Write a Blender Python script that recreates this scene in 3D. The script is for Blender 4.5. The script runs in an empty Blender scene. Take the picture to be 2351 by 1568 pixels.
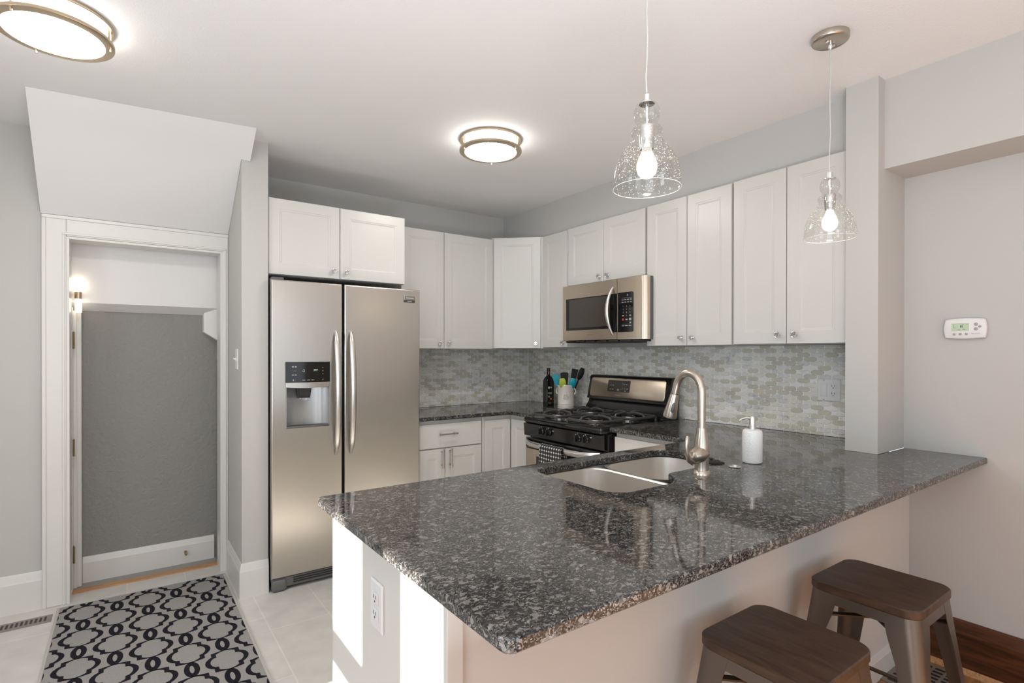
import bpy, bmesh, math, random
from mathutils import Vector, Matrix, Euler
random.seed(7)
PI = math.pi
S = bpy.context.scene
COL = S.collection

# ------------------------------------------------------------------ camera
F_PX, CX, CY = 1230.5, 1175.5, 815.9
YAW, PITCH, ROLL, HC = 0.6231, -0.0031, 0.0010, 1.3417
_fw = Vector((math.sin(YAW), math.cos(YAW), 0)); _rt = Vector((math.cos(YAW), -math.sin(YAW), 0)); _up = Vector((0, 0, 1))
_fw2 = math.cos(PITCH) * _fw + math.sin(PITCH) * _up
_up2 = -math.sin(PITCH) * _fw + math.cos(PITCH) * _up
_rt3 = math.cos(ROLL) * _rt + math.sin(ROLL) * _up2
_up3 = -math.sin(ROLL) * _rt + math.cos(ROLL) * _up2
cam_d = bpy.data.cameras.new('camera'); cam = bpy.data.objects.new('camera', cam_d); COL.objects.link(cam)
cam_d.sensor_fit = 'HORIZONTAL'; cam_d.sensor_width = 36.0
cam_d.lens = 36.0 * F_PX / 2351.0
cam_d.shift_x = -(CX - 1175.5) / 2351.0
cam_d.shift_y = (CY - 784.0) / 2351.0
cam_d.clip_start = 0.02; cam_d.clip_end = 100
m = Matrix((( _rt3.x, _up3.x, -_fw2.x, 0), (_rt3.y, _up3.y, -_fw2.y, 0), (_rt3.z, _up3.z, -_fw2.z, HC), (0, 0, 0, 1)))
cam.matrix_world = m
S.camera = cam

# ------------------------------------------------------------------ view, world, daylight
S.view_settings.view_transform = 'Standard'
S.view_settings.look = 'None'
S.view_settings.exposure = 0.0
S.view_settings.gamma = 1.0
S.view_settings.use_curve_mapping = False
S.cycles.use_denoising = True
S.cycles.max_bounces = 8
S.cycles.diffuse_bounces = 5
S.cycles.glossy_bounces = 5
S.cycles.transmission_bounces = 8
S.cycles.transparent_max_bounces = 12
S.cycles.caustics_reflective = False
S.cycles.caustics_refractive = False
S.cycles.sample_clamp_indirect = 4.0
W = bpy.data.worlds.new('sky'); S.world = W
W.use_nodes = True
W.node_tree.nodes['Background'].inputs[0].default_value = (0.86, 0.93, 1.0, 1)
W.node_tree.nodes['Background'].inputs[1].default_value = 1.0

def lamp(name, typ, loc, rot, energy, color=(1, 1, 1), **k):
    d = bpy.data.lights.new(name, typ); d.energy = energy; d.color = color
    for a, v in k.items(): setattr(d, a, v)
    o = bpy.data.objects.new(name, d); COL.objects.link(o); o.location = loc; o.rotation_euler = rot
    return o
SUN_EL = math.radians(28)
lamp('sun', 'SUN', (-6, 1.2, 4), (0, -(PI / 2 - SUN_EL), 0), 32.0, (1.0, 0.95, 0.88), angle=math.radians(0.6))
# daylight through the two big windows of the room's rear wall and the front window by the dining side
DAY = (0.82, 0.92, 1.0)
lamp('rear_window_daylight', 'AREA', (-0.35, -3.24, 1.45), (PI / 2, 0, 0), 22, DAY, shape='RECTANGLE', size=1.7, size_y=1.7)
lamp('rear_window_daylight', 'AREA', (1.65, -3.24, 1.45), (PI / 2, 0, 0), 8, DAY, shape='RECTANGLE', size=1.7, size_y=1.7)
lamp('side_window_daylight', 'AREA', (-1.74, -0.9, 1.45), (0, -PI / 2, 0), 38, DAY, shape='RECTANGLE', size=1.7, size_y=1.8)
lamp('kitchen_window_daylight', 'AREA', (-1.72, 1.79, 1.55), (0, -PI / 2, 0), 15, DAY, shape='RECTANGLE', size=1.0, size_y=0.82)
# unseen fill light added behind the camera to brighten the ceiling
lamp('ceiling_fill', 'AREA', (0.15, -0.25, 0.75), (PI, 0, 0), 66, DAY, shape='DISK', size=1.2)
LIGHT_K = 11.0      # strength of the ceiling fixtures' diffusers
BULB_K = 160.0     # strength of the pendant bulbs

# ------------------------------------------------------------------ materials
def new_mat(name):
    M = bpy.data.materials.new(name); M.use_nodes = True
    nt = M.node_tree; b = nt.nodes['Principled BSDF']
    return M, nt, b
def node(nt, typ, **k):
    n = nt.nodes.new(typ)
    for a, v in k.items():
        if a.startswith('i_'):
            n.inputs[a[2:].replace('_', ' ')].default_value = v
        else: setattr(n, a, v)
    return n
def pbr(name, col, rough=0.5, metal=0.0, spec=None, trans=0.0, ior=None, bump=None, coat=0.0):
    """bump = (scale, strength, distance, (stretch xyz))"""
    M, nt, b = new_mat(name)
    b.inputs['Base Color'].default_value = (*col, 1); b.inputs['Roughness'].default_value = rough
    b.inputs['Metallic'].default_value = metal
    if spec is not None: b.inputs['Specular IOR Level'].default_value = spec
    if trans: b.inputs['Transmission Weight'].default_value = trans
    if ior: b.inputs['IOR'].default_value = ior
    if coat: b.inputs['Coat Weight'].default_value = coat; b.inputs['Coat Roughness'].default_value = 0.05
    if bump:
        sc, st, di = bump[:3]
        tc = node(nt, 'ShaderNodeTexCoord'); src = tc.outputs['Object']
        if len(bump) > 3:
            mp = node(nt, 'ShaderNodeMapping'); mp.inputs['Scale'].default_value = bump[3]
            nt.links.new(src, mp.inputs[0]); src = mp.outputs[0]
        nz = node(nt, 'ShaderNodeTexNoise'); nz.inputs['Scale'].default_value = sc; nz.inputs['Detail'].default_value = 4
        nt.links.new(src, nz.inputs['Vector'])
        bp = node(nt, 'ShaderNodeBump'); bp.inputs['Strength'].default_value = st; bp.inputs['Distance'].default_value = di
        nt.links.new(nz.outputs[0], bp.inputs['Height']); nt.links.new(bp.outputs[0], b.inputs['Normal'])
    return M
def emit(name, col, k):
    M, nt, b = new_mat(name)
    b.inputs['Base Color'].default_value = (*col, 1)
    b.inputs['Emission Color'].default_value = (*col, 1); b.inputs['Emission Strength'].default_value = k
    b.inputs['Roughness'].default_value = 0.4
    return M

def ramp(nt, src, stops, interp='LINEAR'):
    r = node(nt, 'ShaderNodeValToRGB'); r.color_ramp.interpolation = interp
    el = r.color_ramp.elements
    while len(el) < len(stops): el.new(0.5)
    for e, (p, c) in zip(el, stops): e.position = p; e.color = (*c, 1) if len(c) == 3 else c
    nt.links.new(src, r.inputs[0]); return r.outputs[0]
def mixc(nt, fac, a, b, mode='MIX'):
    n = node(nt, 'ShaderNodeMix', data_type='RGBA', blend_type=mode)
    for s, v in ((0, fac), (6, a), (7, b)):
        if isinstance(v, (int, float)): n.inputs[s].default_value = v
        elif isinstance(v, tuple): n.inputs[s].default_value = (*v, 1)
        else: nt.links.new(v, n.inputs[s])
    return n.outputs[2]

M_wall = pbr('grey_wall_paint', (0.50, 0.488, 0.465), 0.75, bump=(260, 0.05, 0.002))
M_trimw = pbr('white_trim_paint', (0.68, 0.665, 0.635), 0.35)
M_ceil = pbr('ceiling_paint', (0.80, 0.79, 0.785), 0.85, bump=(200, 0.22, 0.004))
M_slope = pbr('smooth_ceiling_paint', (0.75, 0.735, 0.725), 0.8, bump=(60, 0.05, 0.003))
M_knee = pbr('half_wall_paint', (0.62, 0.60, 0.57), 0.6)
M_cab = pbr('cabinet_white', (0.60, 0.58, 0.55), 0.32)
M_dark = pbr('dark_gap', (0.03, 0.028, 0.026), 0.6)
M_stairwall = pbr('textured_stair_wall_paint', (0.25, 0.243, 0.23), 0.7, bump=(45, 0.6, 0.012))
M_black = pbr('black_enamel', (0.012, 0.011, 0.011), 0.12)
M_blackglass = pbr('black_glass', (0.008, 0.007, 0.007), 0.06)
M_blackmatte = pbr('cast_iron_black', (0.055, 0.052, 0.05), 0.45)
M_steel = pbr('brushed_stainless', (0.55, 0.515, 0.475), 0.27, 1.0, bump=(90, 0.05, 0.002, (1, 1, 0.02)))
M_steelrefl = pbr('warm_reflection_stainless', (0.60, 0.51, 0.41), 0.3, 1.0, bump=(90, 0.05, 0.002, (1, 0.02, 1)))  # stainless with the tan reflection of its warm surroundings put into the colour
M_sink = pbr('sink_stainless', (0.80, 0.765, 0.72), 0.36, 1.0)
M_handle = pbr('bright_steel', (0.70, 0.67, 0.64), 0.3, 1.0)
M_nickel = pbr('brushed_nickel', (0.52, 0.46, 0.395), 0.29, 1.0)
M_lightring = pbr('lamp_brushed_nickel', (0.58, 0.47, 0.34), 0.3, 1.0)
M_chrome = pbr('chrome', (0.8, 0.79, 0.78), 0.08, 1.0)
M_darkgrey = pbr('appliance_grey', (0.10, 0.10, 0.098), 0.35)
M_grille = pbr('grille_grey', (0.13, 0.13, 0.125), 0.35)
M_crystal = pbr('crystal', (0.95, 0.95, 0.95), 0.02, trans=1.0, ior=1.5)
M_plate = pbr('white_plastic', (0.72, 0.71, 0.70), 0.3)
M_slot = pbr('slot_black', (0.015, 0.014, 0.013), 0.5)
M_teal = pbr('teal_silicone', (0.0, 0.29, 0.38), 0.4)
M_lime = pbr('lime_silicone', (0.42, 0.52, 0.05), 0.4)
M_blacknylon = pbr('black_nylon', (0.007, 0.0065, 0.006), 0.5, spec=0.25)
M_ceramic = pbr('cream_ceramic', (0.68, 0.64, 0.57), 0.22)
M_whiteceramic = pbr('white_ceramic', (0.80, 0.79, 0.77), 0.3)
M_bottle = pbr('dark_bottle_glass', (0.008, 0.007, 0.005), 0.08)
M_ink = pbr('white_ink', (0.75, 0.74, 0.72), 0.5)
M_inkg = pbr('grey_ink', (0.32, 0.31, 0.30), 0.5)
M_key = pbr('key_ink', (0.36, 0.35, 0.34), 0.5)
M_red = pbr('red_ink', (0.6, 0.03, 0.02), 0.5)
M_orange = pbr('orange_ink', (0.85, 0.13, 0.01), 0.5)
M_green = pbr('green_ink', (0.06, 0.25, 0.08), 0.5)
M_brass = pbr('aged_brass', (0.35, 0.27, 0.15), 0.35, 1.0)
M_gun = pbr('gunmetal', (0.19, 0.165, 0.145), 0.36, 0.85, bump=(14, 0.1, 0.01))
M_gunin = pbr('gunmetal_dark', (0.10, 0.075, 0.05), 0.45, 0.7)
M_vent = pbr('register_tan', (0.26, 0.235, 0.20), 0.4, 0.3)
M_cordm = pbr('clear_cord', (0.50, 0.49, 0.465), 0.25)
M_display = emit('lcd_green', (0.42, 0.52, 0.36), 0.12)
M_led = emit('display_digits', (0.35, 0.55, 0.40), 0.35)
M_ledb = emit('blue_digits', (0.25, 0.25, 0.6), 0.3)
M_diff = emit('diffuser_glow', (1.0, 0.96, 0.90), LIGHT_K)
M_diffb = emit('diffuser_face_glow', (1.0, 0.96, 0.90), LIGHT_K * 4.4)
M_bulb = emit('bulb_glow', (1.0, 0.87, 0.68), BULB_K)
M_sconce = emit('sconce_glow', (1.0, 0.86, 0.70), 4.5)
M_grout = pbr('white_grout', (0.93, 0.92, 0.89), 0.7)

def m_granite():
    M, nt, b = new_mat('granite')
    tc = node(nt, 'ShaderNodeTexCoord')
    wn = node(nt, 'ShaderNodeTexNoise'); wn.inputs['Scale'].default_value = 70; wn.inputs['Detail'].default_value = 4
    nt.links.new(tc.outputs['Object'], wn.inputs['Vector'])
    va = node(nt, 'ShaderNodeVectorMath', operation='MULTIPLY_ADD'); va.inputs[1].default_value = (0.014, 0.014, 0.014)
    nt.links.new(wn.outputs['Color'], va.inputs[0]); nt.links.new(tc.outputs['Object'], va.inputs[2])
    mp = node(nt, 'ShaderNodeMapping'); mp.inputs['Rotation'].default_value = (0, 0, 0.6); mp.inputs['Scale'].default_value = (1, 1.35, 1.2)
    nt.links.new(va.outputs[0], mp.inputs[0]); v = mp.outputs[0]
    def cells(scale):
        vo = node(nt, 'ShaderNodeTexVoronoi'); vo.inputs['Scale'].default_value = scale; nt.links.new(v, vo.inputs['Vector'])
        sp = node(nt, 'ShaderNodeSeparateColor'); nt.links.new(vo.outputs['Color'], sp.inputs[0]); return sp
    fine, big = cells(330), cells(105)
    n2 = node(nt, 'ShaderNodeTexNoise'); n2.inputs['Scale'].default_value = 24; n2.inputs['Detail'].default_value = 5; n2.inputs['Roughness'].default_value = 0.65
    nt.links.new(tc.outputs['Object'], n2.inputs['Vector'])
    c = ramp(nt, fine.outputs[0], [(0.0, (0.008, 0.008, 0.009)), (0.34, (0.022, 0.021, 0.021)), (0.56, (0.062, 0.059, 0.056)), (0.80, (0.118, 0.111, 0.105)), (1.0, (0.26, 0.247, 0.235))])
    k = ramp(nt, big.outputs[0], [(0.84, (0, 0, 0)), (0.92, (0.75, 0.75, 0.75))])
    c = mixc(nt, k, c, (0.25, 0.238, 0.226))
    k2 = ramp(nt, big.outputs[1], [(0.80, (0, 0, 0)), (0.88, (0.8, 0.8, 0.8))])
    c = mixc(nt, k2, c, (0.022, 0.021, 0.021))
    c = mixc(nt, 0.85, c, ramp(nt, n2.outputs[0], [(0.34, (0.5, 0.5, 0.5)), (0.66, (1.3, 1.27, 1.23))]), 'MULTIPLY')
    nt.links.new(c, b.inputs['Base Color'])
    b.inputs['Roughness'].default_value = 0.05; b.inputs['Specular IOR Level'].default_value = 0.45
    return M
M_granite = m_granite()

def m_tilefloor():
    M, nt, b = new_mat('floor_tile')
    tc = node(nt, 'ShaderNodeTexCoord')
    sx = node(nt, 'ShaderNodeSeparateXYZ'); nt.links.new(tc.outputs['Object'], sx.inputs[0])
    ax = node(nt, 'ShaderNodeMath', operation='ADD'); ax.inputs[1].default_value = -0.0005 + 0.2825 * 8 - 0.2825 * 10 + 0.565
    ay = node(nt, 'ShaderNodeMath', operation='ADD'); ay.inputs[1].default_value = -2.94 + 0.595 * 10
    nt.links.new(sx.outputs[0], ax.inputs[0]); nt.links.new(sx.outputs[1], ay.inputs[0])
    cb = node(nt, 'ShaderNodeCombineXYZ'); nt.links.new(ay.outputs[0], cb.inputs[0]); nt.links.new(ax.outputs[0], cb.inputs[1])
    br = node(nt, 'ShaderNodeTexBrick', offset=0.25, offset_frequency=2)
    nt.links.new(cb.outputs[0], br.inputs['Vector'])
    br.inputs['Scale'].default_value = 1.0; br.inputs['Brick Width'].default_value = 0.595; br.inputs['Row Height'].default_value = 0.2825
    br.inputs['Mortar Size'].default_value = 0.0032; br.inputs['Mortar Smooth'].default_value = 0.1
    br.inputs['Color1'].default_value = (0.60, 0.575, 0.535, 1); br.inputs['Color2'].default_value = (0.63, 0.605, 0.565, 1)
    br.inputs['Mortar'].default_value = (0.72, 0.67, 0.60, 1)
    nz = node(nt, 'ShaderNodeTexNoise'); nz.inputs['Scale'].default_value = 9; nz.inputs['Detail'].default_value = 5
    nt.links.new(tc.outputs['Object'], nz.inputs['Vector'])
    v = ramp(nt, nz.outputs[0], [(0.3, (0.90, 0.90, 0.90)), (0.7, (1.05, 1.05, 1.05))])
    nt.links.new(mixc(nt, 1.0, br.outputs[0], v, 'MULTIPLY'), b.inputs['Base Color'])
    b.inputs['Roughness'].default_value = 0.38
    return M
M_tilefloor = m_tilefloor()

def m_wood(name, dark, light, scale=(1, 14, 14), rough=0.35, planks=None):
    M, nt, b = new_mat(name)
    tc = node(nt, 'ShaderNodeTexCoord'); mp = node(nt, 'ShaderNodeMapping'); mp.inputs['Scale'].default_value = scale
    nt.links.new(tc.outputs['Object'], mp.inputs[0])
    nz = node(nt, 'ShaderNodeTexNoise'); nz.inputs['Scale'].default_value = 3.5; nz.inputs['Detail'].default_value = 6; nz.inputs['Distortion'].default_value = 1.2
    nt.links.new(mp.outputs[0], nz.inputs['Vector'])
    c = ramp(nt, nz.outputs[0], [(0.32, dark), (0.68, light)])
    if planks:
        br = node(nt, 'ShaderNodeTexBrick', offset=0.4, offset_frequency=2); nt.links.new(tc.outputs['Object'], br.inputs['Vector'])
        br.inputs['Scale'].default_value = 1.0; br.inputs['Brick Width'].default_value = 1.2; br.inputs['Row Height'].default_value = planks
        br.inputs['Mortar Size'].default_value = 0.001; br.inputs['Color1'].default_value = (0.85, 0.85, 0.85, 1); br.inputs['Color2'].default_value = (1.1, 1.1, 1.1, 1)
        br.inputs['Mortar'].default_value = (0.25, 0.22, 0.2, 1)
        c = mixc(nt, 1.0, c, br.outputs[0], 'MULTIPLY')
    nt.links.new(c, b.inputs['Base Color']); b.inputs['Roughness'].default_value = rough
    return M
M_oak = m_wood('orange_oak_floor', (0.29, 0.130, 0.044), (0.46, 0.22, 0.085), rough=0.3, planks=0.06)
M_thresh = m_wood('oak_threshold', (0.33, 0.155, 0.06), (0.55, 0.30, 0.13), (3, 30, 30), 0.4)
M_darkwood = m_wood('dark_stained_wood', (0.035, 0.012, 0.005), (0.11, 0.038, 0.014), (14, 1.2, 14), 0.3)
M_seat = m_wood('stool_seat_wood', (0.040, 0.020, 0.012), (0.085, 0.048, 0.030), (14, 2.0, 6), 0.42)

def m_tile(name, col, var, vein=0.0, rough=0.18):
    M, nt, b = new_mat(name)
    tc = node(nt, 'ShaderNodeTexCoord')
    nz = node(nt, 'ShaderNodeTexNoise'); nz.inputs['Scale'].default_value = 14; nz.inputs['Detail'].default_value = 3
    nt.links.new(tc.outputs['Object'], nz.inputs['Vector'])
    lo = tuple(c * (1 - var) for c in col); hi = tuple(min(1, c * (1 + var)) for c in col)
    c = ramp(nt, nz.outputs[0], [(0.35, lo), (0.65, hi)])
    if vein:
        n2 = node(nt, 'ShaderNodeTexNoise'); n2.inputs['Scale'].default_value = 22; n2.inputs['Detail'].default_value = 6; n2.inputs['Distortion'].default_value = 2.0
        nt.links.new(tc.outputs['Object'], n2.inputs['Vector'])
        vm = ramp(nt, n2.outputs[0], [(0.30, (vein,) * 3), (0.45, (0, 0, 0))])
        c = mixc(nt, vm, c, (0.16, 0.165, 0.18))
    nt.links.new(c, b.inputs['Base Color']); b.inputs['Roughness'].default_value = rough
    return M
M_tiles = [m_tile('tile_greige', (0.57, 0.545, 0.465), 0.07), m_tile('tile_pale_greige', (0.72, 0.70, 0.635), 0.05),
           m_tile('tile_grey_marble', (0.655, 0.645, 0.63), 0.10, 0.4, 0.3), m_tile('tile_white_marble', (0.79, 0.775, 0.745), 0.05, 0.25, 0.3),
           m_tile('tile_tan', (0.65, 0.58, 0.50), 0.08)]

def m_rug():
    out = []
    for nm, a, c in (('rug_grey', (0.26, 0.245, 0.235), (0.36, 0.34, 0.325)), ('rug_charcoal', (0.010, 0.009, 0.013), (0.022, 0.020, 0.026)), ('rug_binding', (0.42, 0.40, 0.37), (0.5, 0.48, 0.45))):
        M, nt, b = new_mat(nm); tc = node(nt, 'ShaderNodeTexCoord')
        nz = node(nt, 'ShaderNodeTexNoise'); nz.inputs['Scale'].default_value = 260; nz.inputs['Detail'].default_value = 3
        nt.links.new(tc.outputs['Object'], nz.inputs['Vector'])
        nt.links.new(ramp(nt, nz.outputs[0], [(0.35, a), (0.65, c)]), b.inputs['Base Color'])
        bp = node(nt, 'ShaderNodeBump'); bp.inputs['Strength'].default_value = 0.3; bp.inputs['Distance'].default_value = 0.002
        nt.links.new(nz.outputs[0], bp.inputs['Height']); nt.links.new(bp.outputs[0], b.inputs['Normal'])
        b.inputs['Roughness'].default_value = 0.95; b.inputs['Specular IOR Level'].default_value = 0.1
        out.append(M)
    return out
M_rug = m_rug()

def m_seedglass():
    M = bpy.data.materials.new('seeded_glass'); M.use_nodes = True; nt = M.node_tree; nt.nodes.clear()
    out = node(nt, 'ShaderNodeOutputMaterial')
    tr = node(nt, 'ShaderNodeBsdfTransparent'); tr.inputs[0].default_value = (0.93, 0.935, 0.925, 1)
    gl = node(nt, 'ShaderNodeBsdfGlossy'); gl.inputs['Roughness'].default_value = 0.03
    lw = node(nt, 'ShaderNodeLayerWeight'); lw.inputs['Blend'].default_value = 0.25
    fac = ramp(nt, lw.outputs['Facing'], [(0.0, (0.05,) * 3), (0.75, (0.14,) * 3), (1.0, (0.75,) * 3)])
    m1 = node(nt, 'ShaderNodeMixShader'); nt.links.new(fac, m1.inputs[0]); nt.links.new(tr.outputs[0], m1.inputs[1]); nt.links.new(gl.outputs[0], m1.inputs[2])
    df = node(nt, 'ShaderNodeBsdfTranslucent'); df.inputs[0].default_value = (0.9, 0.9, 0.88, 1)
    d2 = node(nt, 'ShaderNodeBsdfDiffuse'); d2.inputs[0].default_value = (0.9, 0.9, 0.88, 1)
    ad = node(nt, 'ShaderNodeMixShader'); ad.inputs[0].default_value = 0.4
    nt.links.new(df.outputs[0], ad.inputs[1]); nt.links.new(d2.outputs[0], ad.inputs[2])
    tc = node(nt, 'ShaderNodeTexCoord')
    vo = node(nt, 'ShaderNodeTexVoronoi'); vo.inputs['Scale'].default_value = 300
    nt.links.new(tc.outputs['Object'], vo.inputs['Vector'])
    sp = node(nt, 'ShaderNodeSeparateColor'); nt.links.new(vo.outputs['Color'], sp.inputs[0])
    a = ramp(nt, vo.outputs['Distance'], [(0.20, (1, 1, 1)), (0.30, (0, 0, 0))])
    r2 = ramp(nt, sp.outputs[0], [(0.62, (0, 0, 0)), (0.66, (1, 1, 1))])
    mk = mixc(nt, 1.0, a, r2, 'MULTIPLY')
    m2 = node(nt, 'ShaderNodeMixShader'); nt.links.new(mk, m2.inputs[0]); nt.links.new(m1.outputs[0], m2.inputs[1]); nt.links.new(ad.outputs[0], m2.inputs[2])
    nt.links.new(m2.outputs[0], out.inputs[0])
    return M
M_seed = m_seedglass()
def m_pane():
    M = bpy.data.materials.new('window_glass'); M.use_nodes = True; nt = M.node_tree; nt.nodes.clear()
    out = node(nt, 'ShaderNodeOutputMaterial'); tr = node(nt, 'ShaderNodeBsdfTransparent'); gl = node(nt, 'ShaderNodeBsdfGlossy'); gl.inputs['Roughness'].default_value = 0.02
    mx = node(nt, 'ShaderNodeMixShader'); mx.inputs[0].default_value = 0.06
    nt.links.new(tr.outputs[0], mx.inputs[1]); nt.links.new(gl.outputs[0], mx.inputs[2]); nt.links.new(mx.outputs[0], out.inputs[0])
    return M
M_pane = m_pane()
def m_towel():
    M, nt, b = new_mat('gingham_towel'); tc = node(nt, 'ShaderNodeTexCoord')
    sx = node(nt, 'ShaderNodeSeparateXYZ'); nt.links.new(tc.outputs['UV'], sx.inputs[0])
    outs = []
    for i in (0, 1):
        s = node(nt, 'ShaderNodeMath', operation='MULTIPLY'); s.inputs[1].default_value = 1 / 0.0235; nt.links.new(sx.outputs[i], s.inputs[0])
        f = node(nt, 'ShaderNodeMath', operation='FRACT'); nt.links.new(s.outputs[0], f.inputs[0])
        l = node(nt, 'ShaderNodeMath', operation='LESS_THAN'); l.inputs[1].default_value = 0.36; nt.links.new(f.outputs[0], l.inputs[0])
        outs.append(l.outputs[0])
    s = node(nt, 'ShaderNodeMath', operation='ADD'); nt.links.new(outs[0], s.inputs[0]); nt.links.new(outs[1], s.inputs[1])
    h = node(nt, 'ShaderNodeMath', operation='MULTIPLY'); h.inputs[1].default_value = 0.5; nt.links.new(s.outputs[0], h.inputs[0])
    nt.links.new(ramp(nt, h.outputs[0], [(0.0, (0.012, 0.012, 0.012)), (0.35, (0.09, 0.088, 0.085)), (0.8, (0.8, 0.78, 0.75))], 'CONSTANT'), b.inputs['Base Color'])
    b.inputs['Roughness'].default_value = 0.9
    return M
M_towel = m_towel()

# ------------------------------------------------------------------ mesh builder
class MB:
    def __init__(s): s.bm = bmesh.new(); s.mi = 0; s.M = Matrix()
    def _v(s, p): return s.bm.verts.new(s.M @ Vector(p))
    def _f(s, vs, flip=False):
        try: f = s.bm.faces.new(vs[::-1] if flip else vs)
        except ValueError: return None
        f.material_index = s.mi; return f
    def box(s, x0, x1, y0, y1, z0, z1, bev=0.0, seg=2, edges=None):
        t = bmesh.new(); bmesh.ops.create_cube(t, size=1.0)
        for v in t.verts: v.co = Vector(((x0 + x1) / 2 + v.co.x * (x1 - x0), (y0 + y1) / 2 + v.co.y * (y1 - y0), (z0 + z1) / 2 + v.co.z * (z1 - z0)))
        if bev: 
            es = t.edges[:] if edges is None else [e for e in t.edges if edges(e)]
            bmesh.ops.bevel(t, geom=es, offset=bev, segments=seg, profile=0.5, affect='EDGES')
        s._add(t); return s
    def _add(s, t):
        mp = {}
        for v in t.verts: mp[v] = s._v(v.co)
        for f in t.faces: s._f([mp[v] for v in f.verts])
        t.free()
    def loft(s, loops, cap0=True, cap1=True, closed=True):
        vs = [[s._v(p) for p in L] for L in loops]
        n = len(vs[0]); rg = range(n) if closed else range(n - 1)
        for a, b in zip(vs, vs[1:]):
            for i in rg: s._f([a[i], a[(i + 1) % n], b[(i + 1) % n], b[i]])
        if cap0: s._f(vs[0][::-1])
        if cap1: s._f(vs[-1])
        return s
    def prism(s, poly, axis, a, b):
        """poly in the two other axes (cyclic order), extruded along axis from a to b"""
        def P(p, h): return {'x': (h, p[0], p[1]), 'y': (p[0], h, p[1]), 'z': (p[0], p[1], h)}[axis]
        return s.loft([[P(p, a) for p in poly], [P(p, b) for p in poly]])
    def lathe(s, prof, n=32, c=(0, 0, 0), R=None, cap0=False, cap1=False, a0=0.0):
        R = R or Matrix(); c = Vector(c)
        loops = [[c + R @ Vector((r * math.cos(a0 + 2 * PI * i / n), r * math.sin(a0 + 2 * PI * i / n), z)) for i in range(n)] for r, z in prof]
        return s.loft(loops, cap0, cap1)
    def tube(s, pts, r, n=10, caps=True, flat=None, up=None):
        pts = [Vector(p) for p in pts]; N = len(pts)
        rr = r if isinstance(r, (list, tuple)) else [r] * N
        T = [(pts[min(i + 1, N - 1)] - pts[max(i - 1, 0)]).normalized() for i in range(N)]
        u = Vector(up) if up else (Vector((0, 0, 1)) if abs(T[0].z) < 0.9 else Vector((1, 0, 0)))
        loops = []
        for i in range(N):
            u = (u - T[i] * u.dot(T[i])).normalized(); w = T[i].cross(u)
            fx, fy = flat or (1, 1)
            loops.append([pts[i] + rr[i] * (fx * math.cos(2 * PI * k / n) * u + fy * math.sin(2 * PI * k / n) * w) for k in range(n)])
        return s.loft(loops, caps, caps)
    def sphere(s, c, r, n=16, m=10, sc=(1, 1, 1)):
        t = bmesh.new(); bmesh.ops.create_uvsphere(t, u_segments=n, v_segments=m, radius=r)
        for v in t.verts: v.co = Vector((v.co.x * sc[0] + c[0], v.co.y * sc[1] + c[1], v.co.z * sc[2] + c[2]))
        s._add(t); return s
    def disc(s, c, r, n=24, R=None, z=0):
        R = R or Matrix(); c = Vector(c)
        s._f([s._v(c + R @ Vector((r * math.cos(2 * PI * i / n), r * math.sin(2 * PI * i / n), z))) for i in range(n)]); return s
    def quad(s, *p): s._f([s._v(q) for q in p]); return s
def obj(name, mb, mats, parent=None, label=None, smooth=35, norm=True, cat=None, group=None, kind=None):
    bm = mb.bm
    if norm: bmesh.ops.recalc_face_normals(bm, faces=bm.faces[:])
    me = bpy.data.meshes.new(name); bm.to_mesh(me); bm.free()
    for mm in (mats if isinstance(mats, (list, tuple)) else [mats]): me.materials.append(mm)
    if smooth:
        for p in me.polygons: p.use_smooth = True
        me.set_sharp_from_angle(angle=math.radians(smooth))
    o = bpy.data.objects.new(name, me); COL.objects.link(o)
    if parent: o.parent = parent
    if label: o['label'] = label
    if cat: o['category'] = cat
    if group: o['group'] = group
    if kind: o['kind'] = kind
    return o
def thing(name, label, cat, loc=(0, 0, 0), rotz=0.0, group=None):
    o = bpy.data.objects.new(name, None); COL.objects.link(o); o.empty_display_size = 0.1
    o.location = loc; o.rotation_euler = (0, 0, rotz); o['label'] = label; o['category'] = cat
    if group: o['group'] = group
    return o
def merge(dst, src):
    """printed marks become part of the surface they are printed on"""
    bm = bmesh.new(); bm.from_mesh(dst.data); n = len(dst.data.materials)
    k = len(bm.faces); bm.from_mesh(src.data); bm.faces.ensure_lookup_table()
    for f in bm.faces[k:]: f.material_index += n
    bm.to_mesh(dst.data); bm.free()
    for mm in src.data.materials: dst.data.materials.append(mm)
    bpy.data.objects.remove(src)
def struct(name, mb, mats, parent=None, smooth=None, label=None):
    return obj(name, mb, mats, parent, label, smooth=smooth, kind='structure')
def copy_tree(o, parent=None):
    c = o.copy(); COL.objects.link(c)
    if parent: c.parent = parent
    for ch in list(o.children): copy_tree(ch, c)
    return c
def text(name, body, size, mat, parent, M, align='CENTER', ext=0.0003, bold=0.0, wide=1.0):
    cu = bpy.data.curves.new('t', 'FONT'); cu.body = body; cu.size = size; cu.align_x = align; cu.align_y = 'CENTER'; cu.extrude = ext; cu.offset = bold
    cu.resolution_u = 2
    t = bpy.data.objects.new('t', cu); COL.objects.link(t)
    bpy.context.view_layer.update()
    me = bpy.data.meshes.new_from_object(t.evaluated_get(bpy.context.evaluated_depsgraph_get()))
    bpy.data.objects.remove(t); bpy.data.curves.remove(cu)
    me.transform(M @ Matrix.Diagonal((wide, 1, 1, 1))); me.name = name; me.materials.clear(); me.materials.append(mat)
    o = bpy.data.objects.new(name, me); COL.objects.link(o)
    if parent: o.parent = parent
    return o
FRONT = Matrix.Rotation(PI / 2, 4, 'X')      # text lying in XZ, readable from -Y
def at(x, y, z): return Matrix.Translation((x, y, z)) @ FRONT
ROT_R = -PI / 2                               # local frame for things on the right wall: x -> -Y, y -> +X

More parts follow.
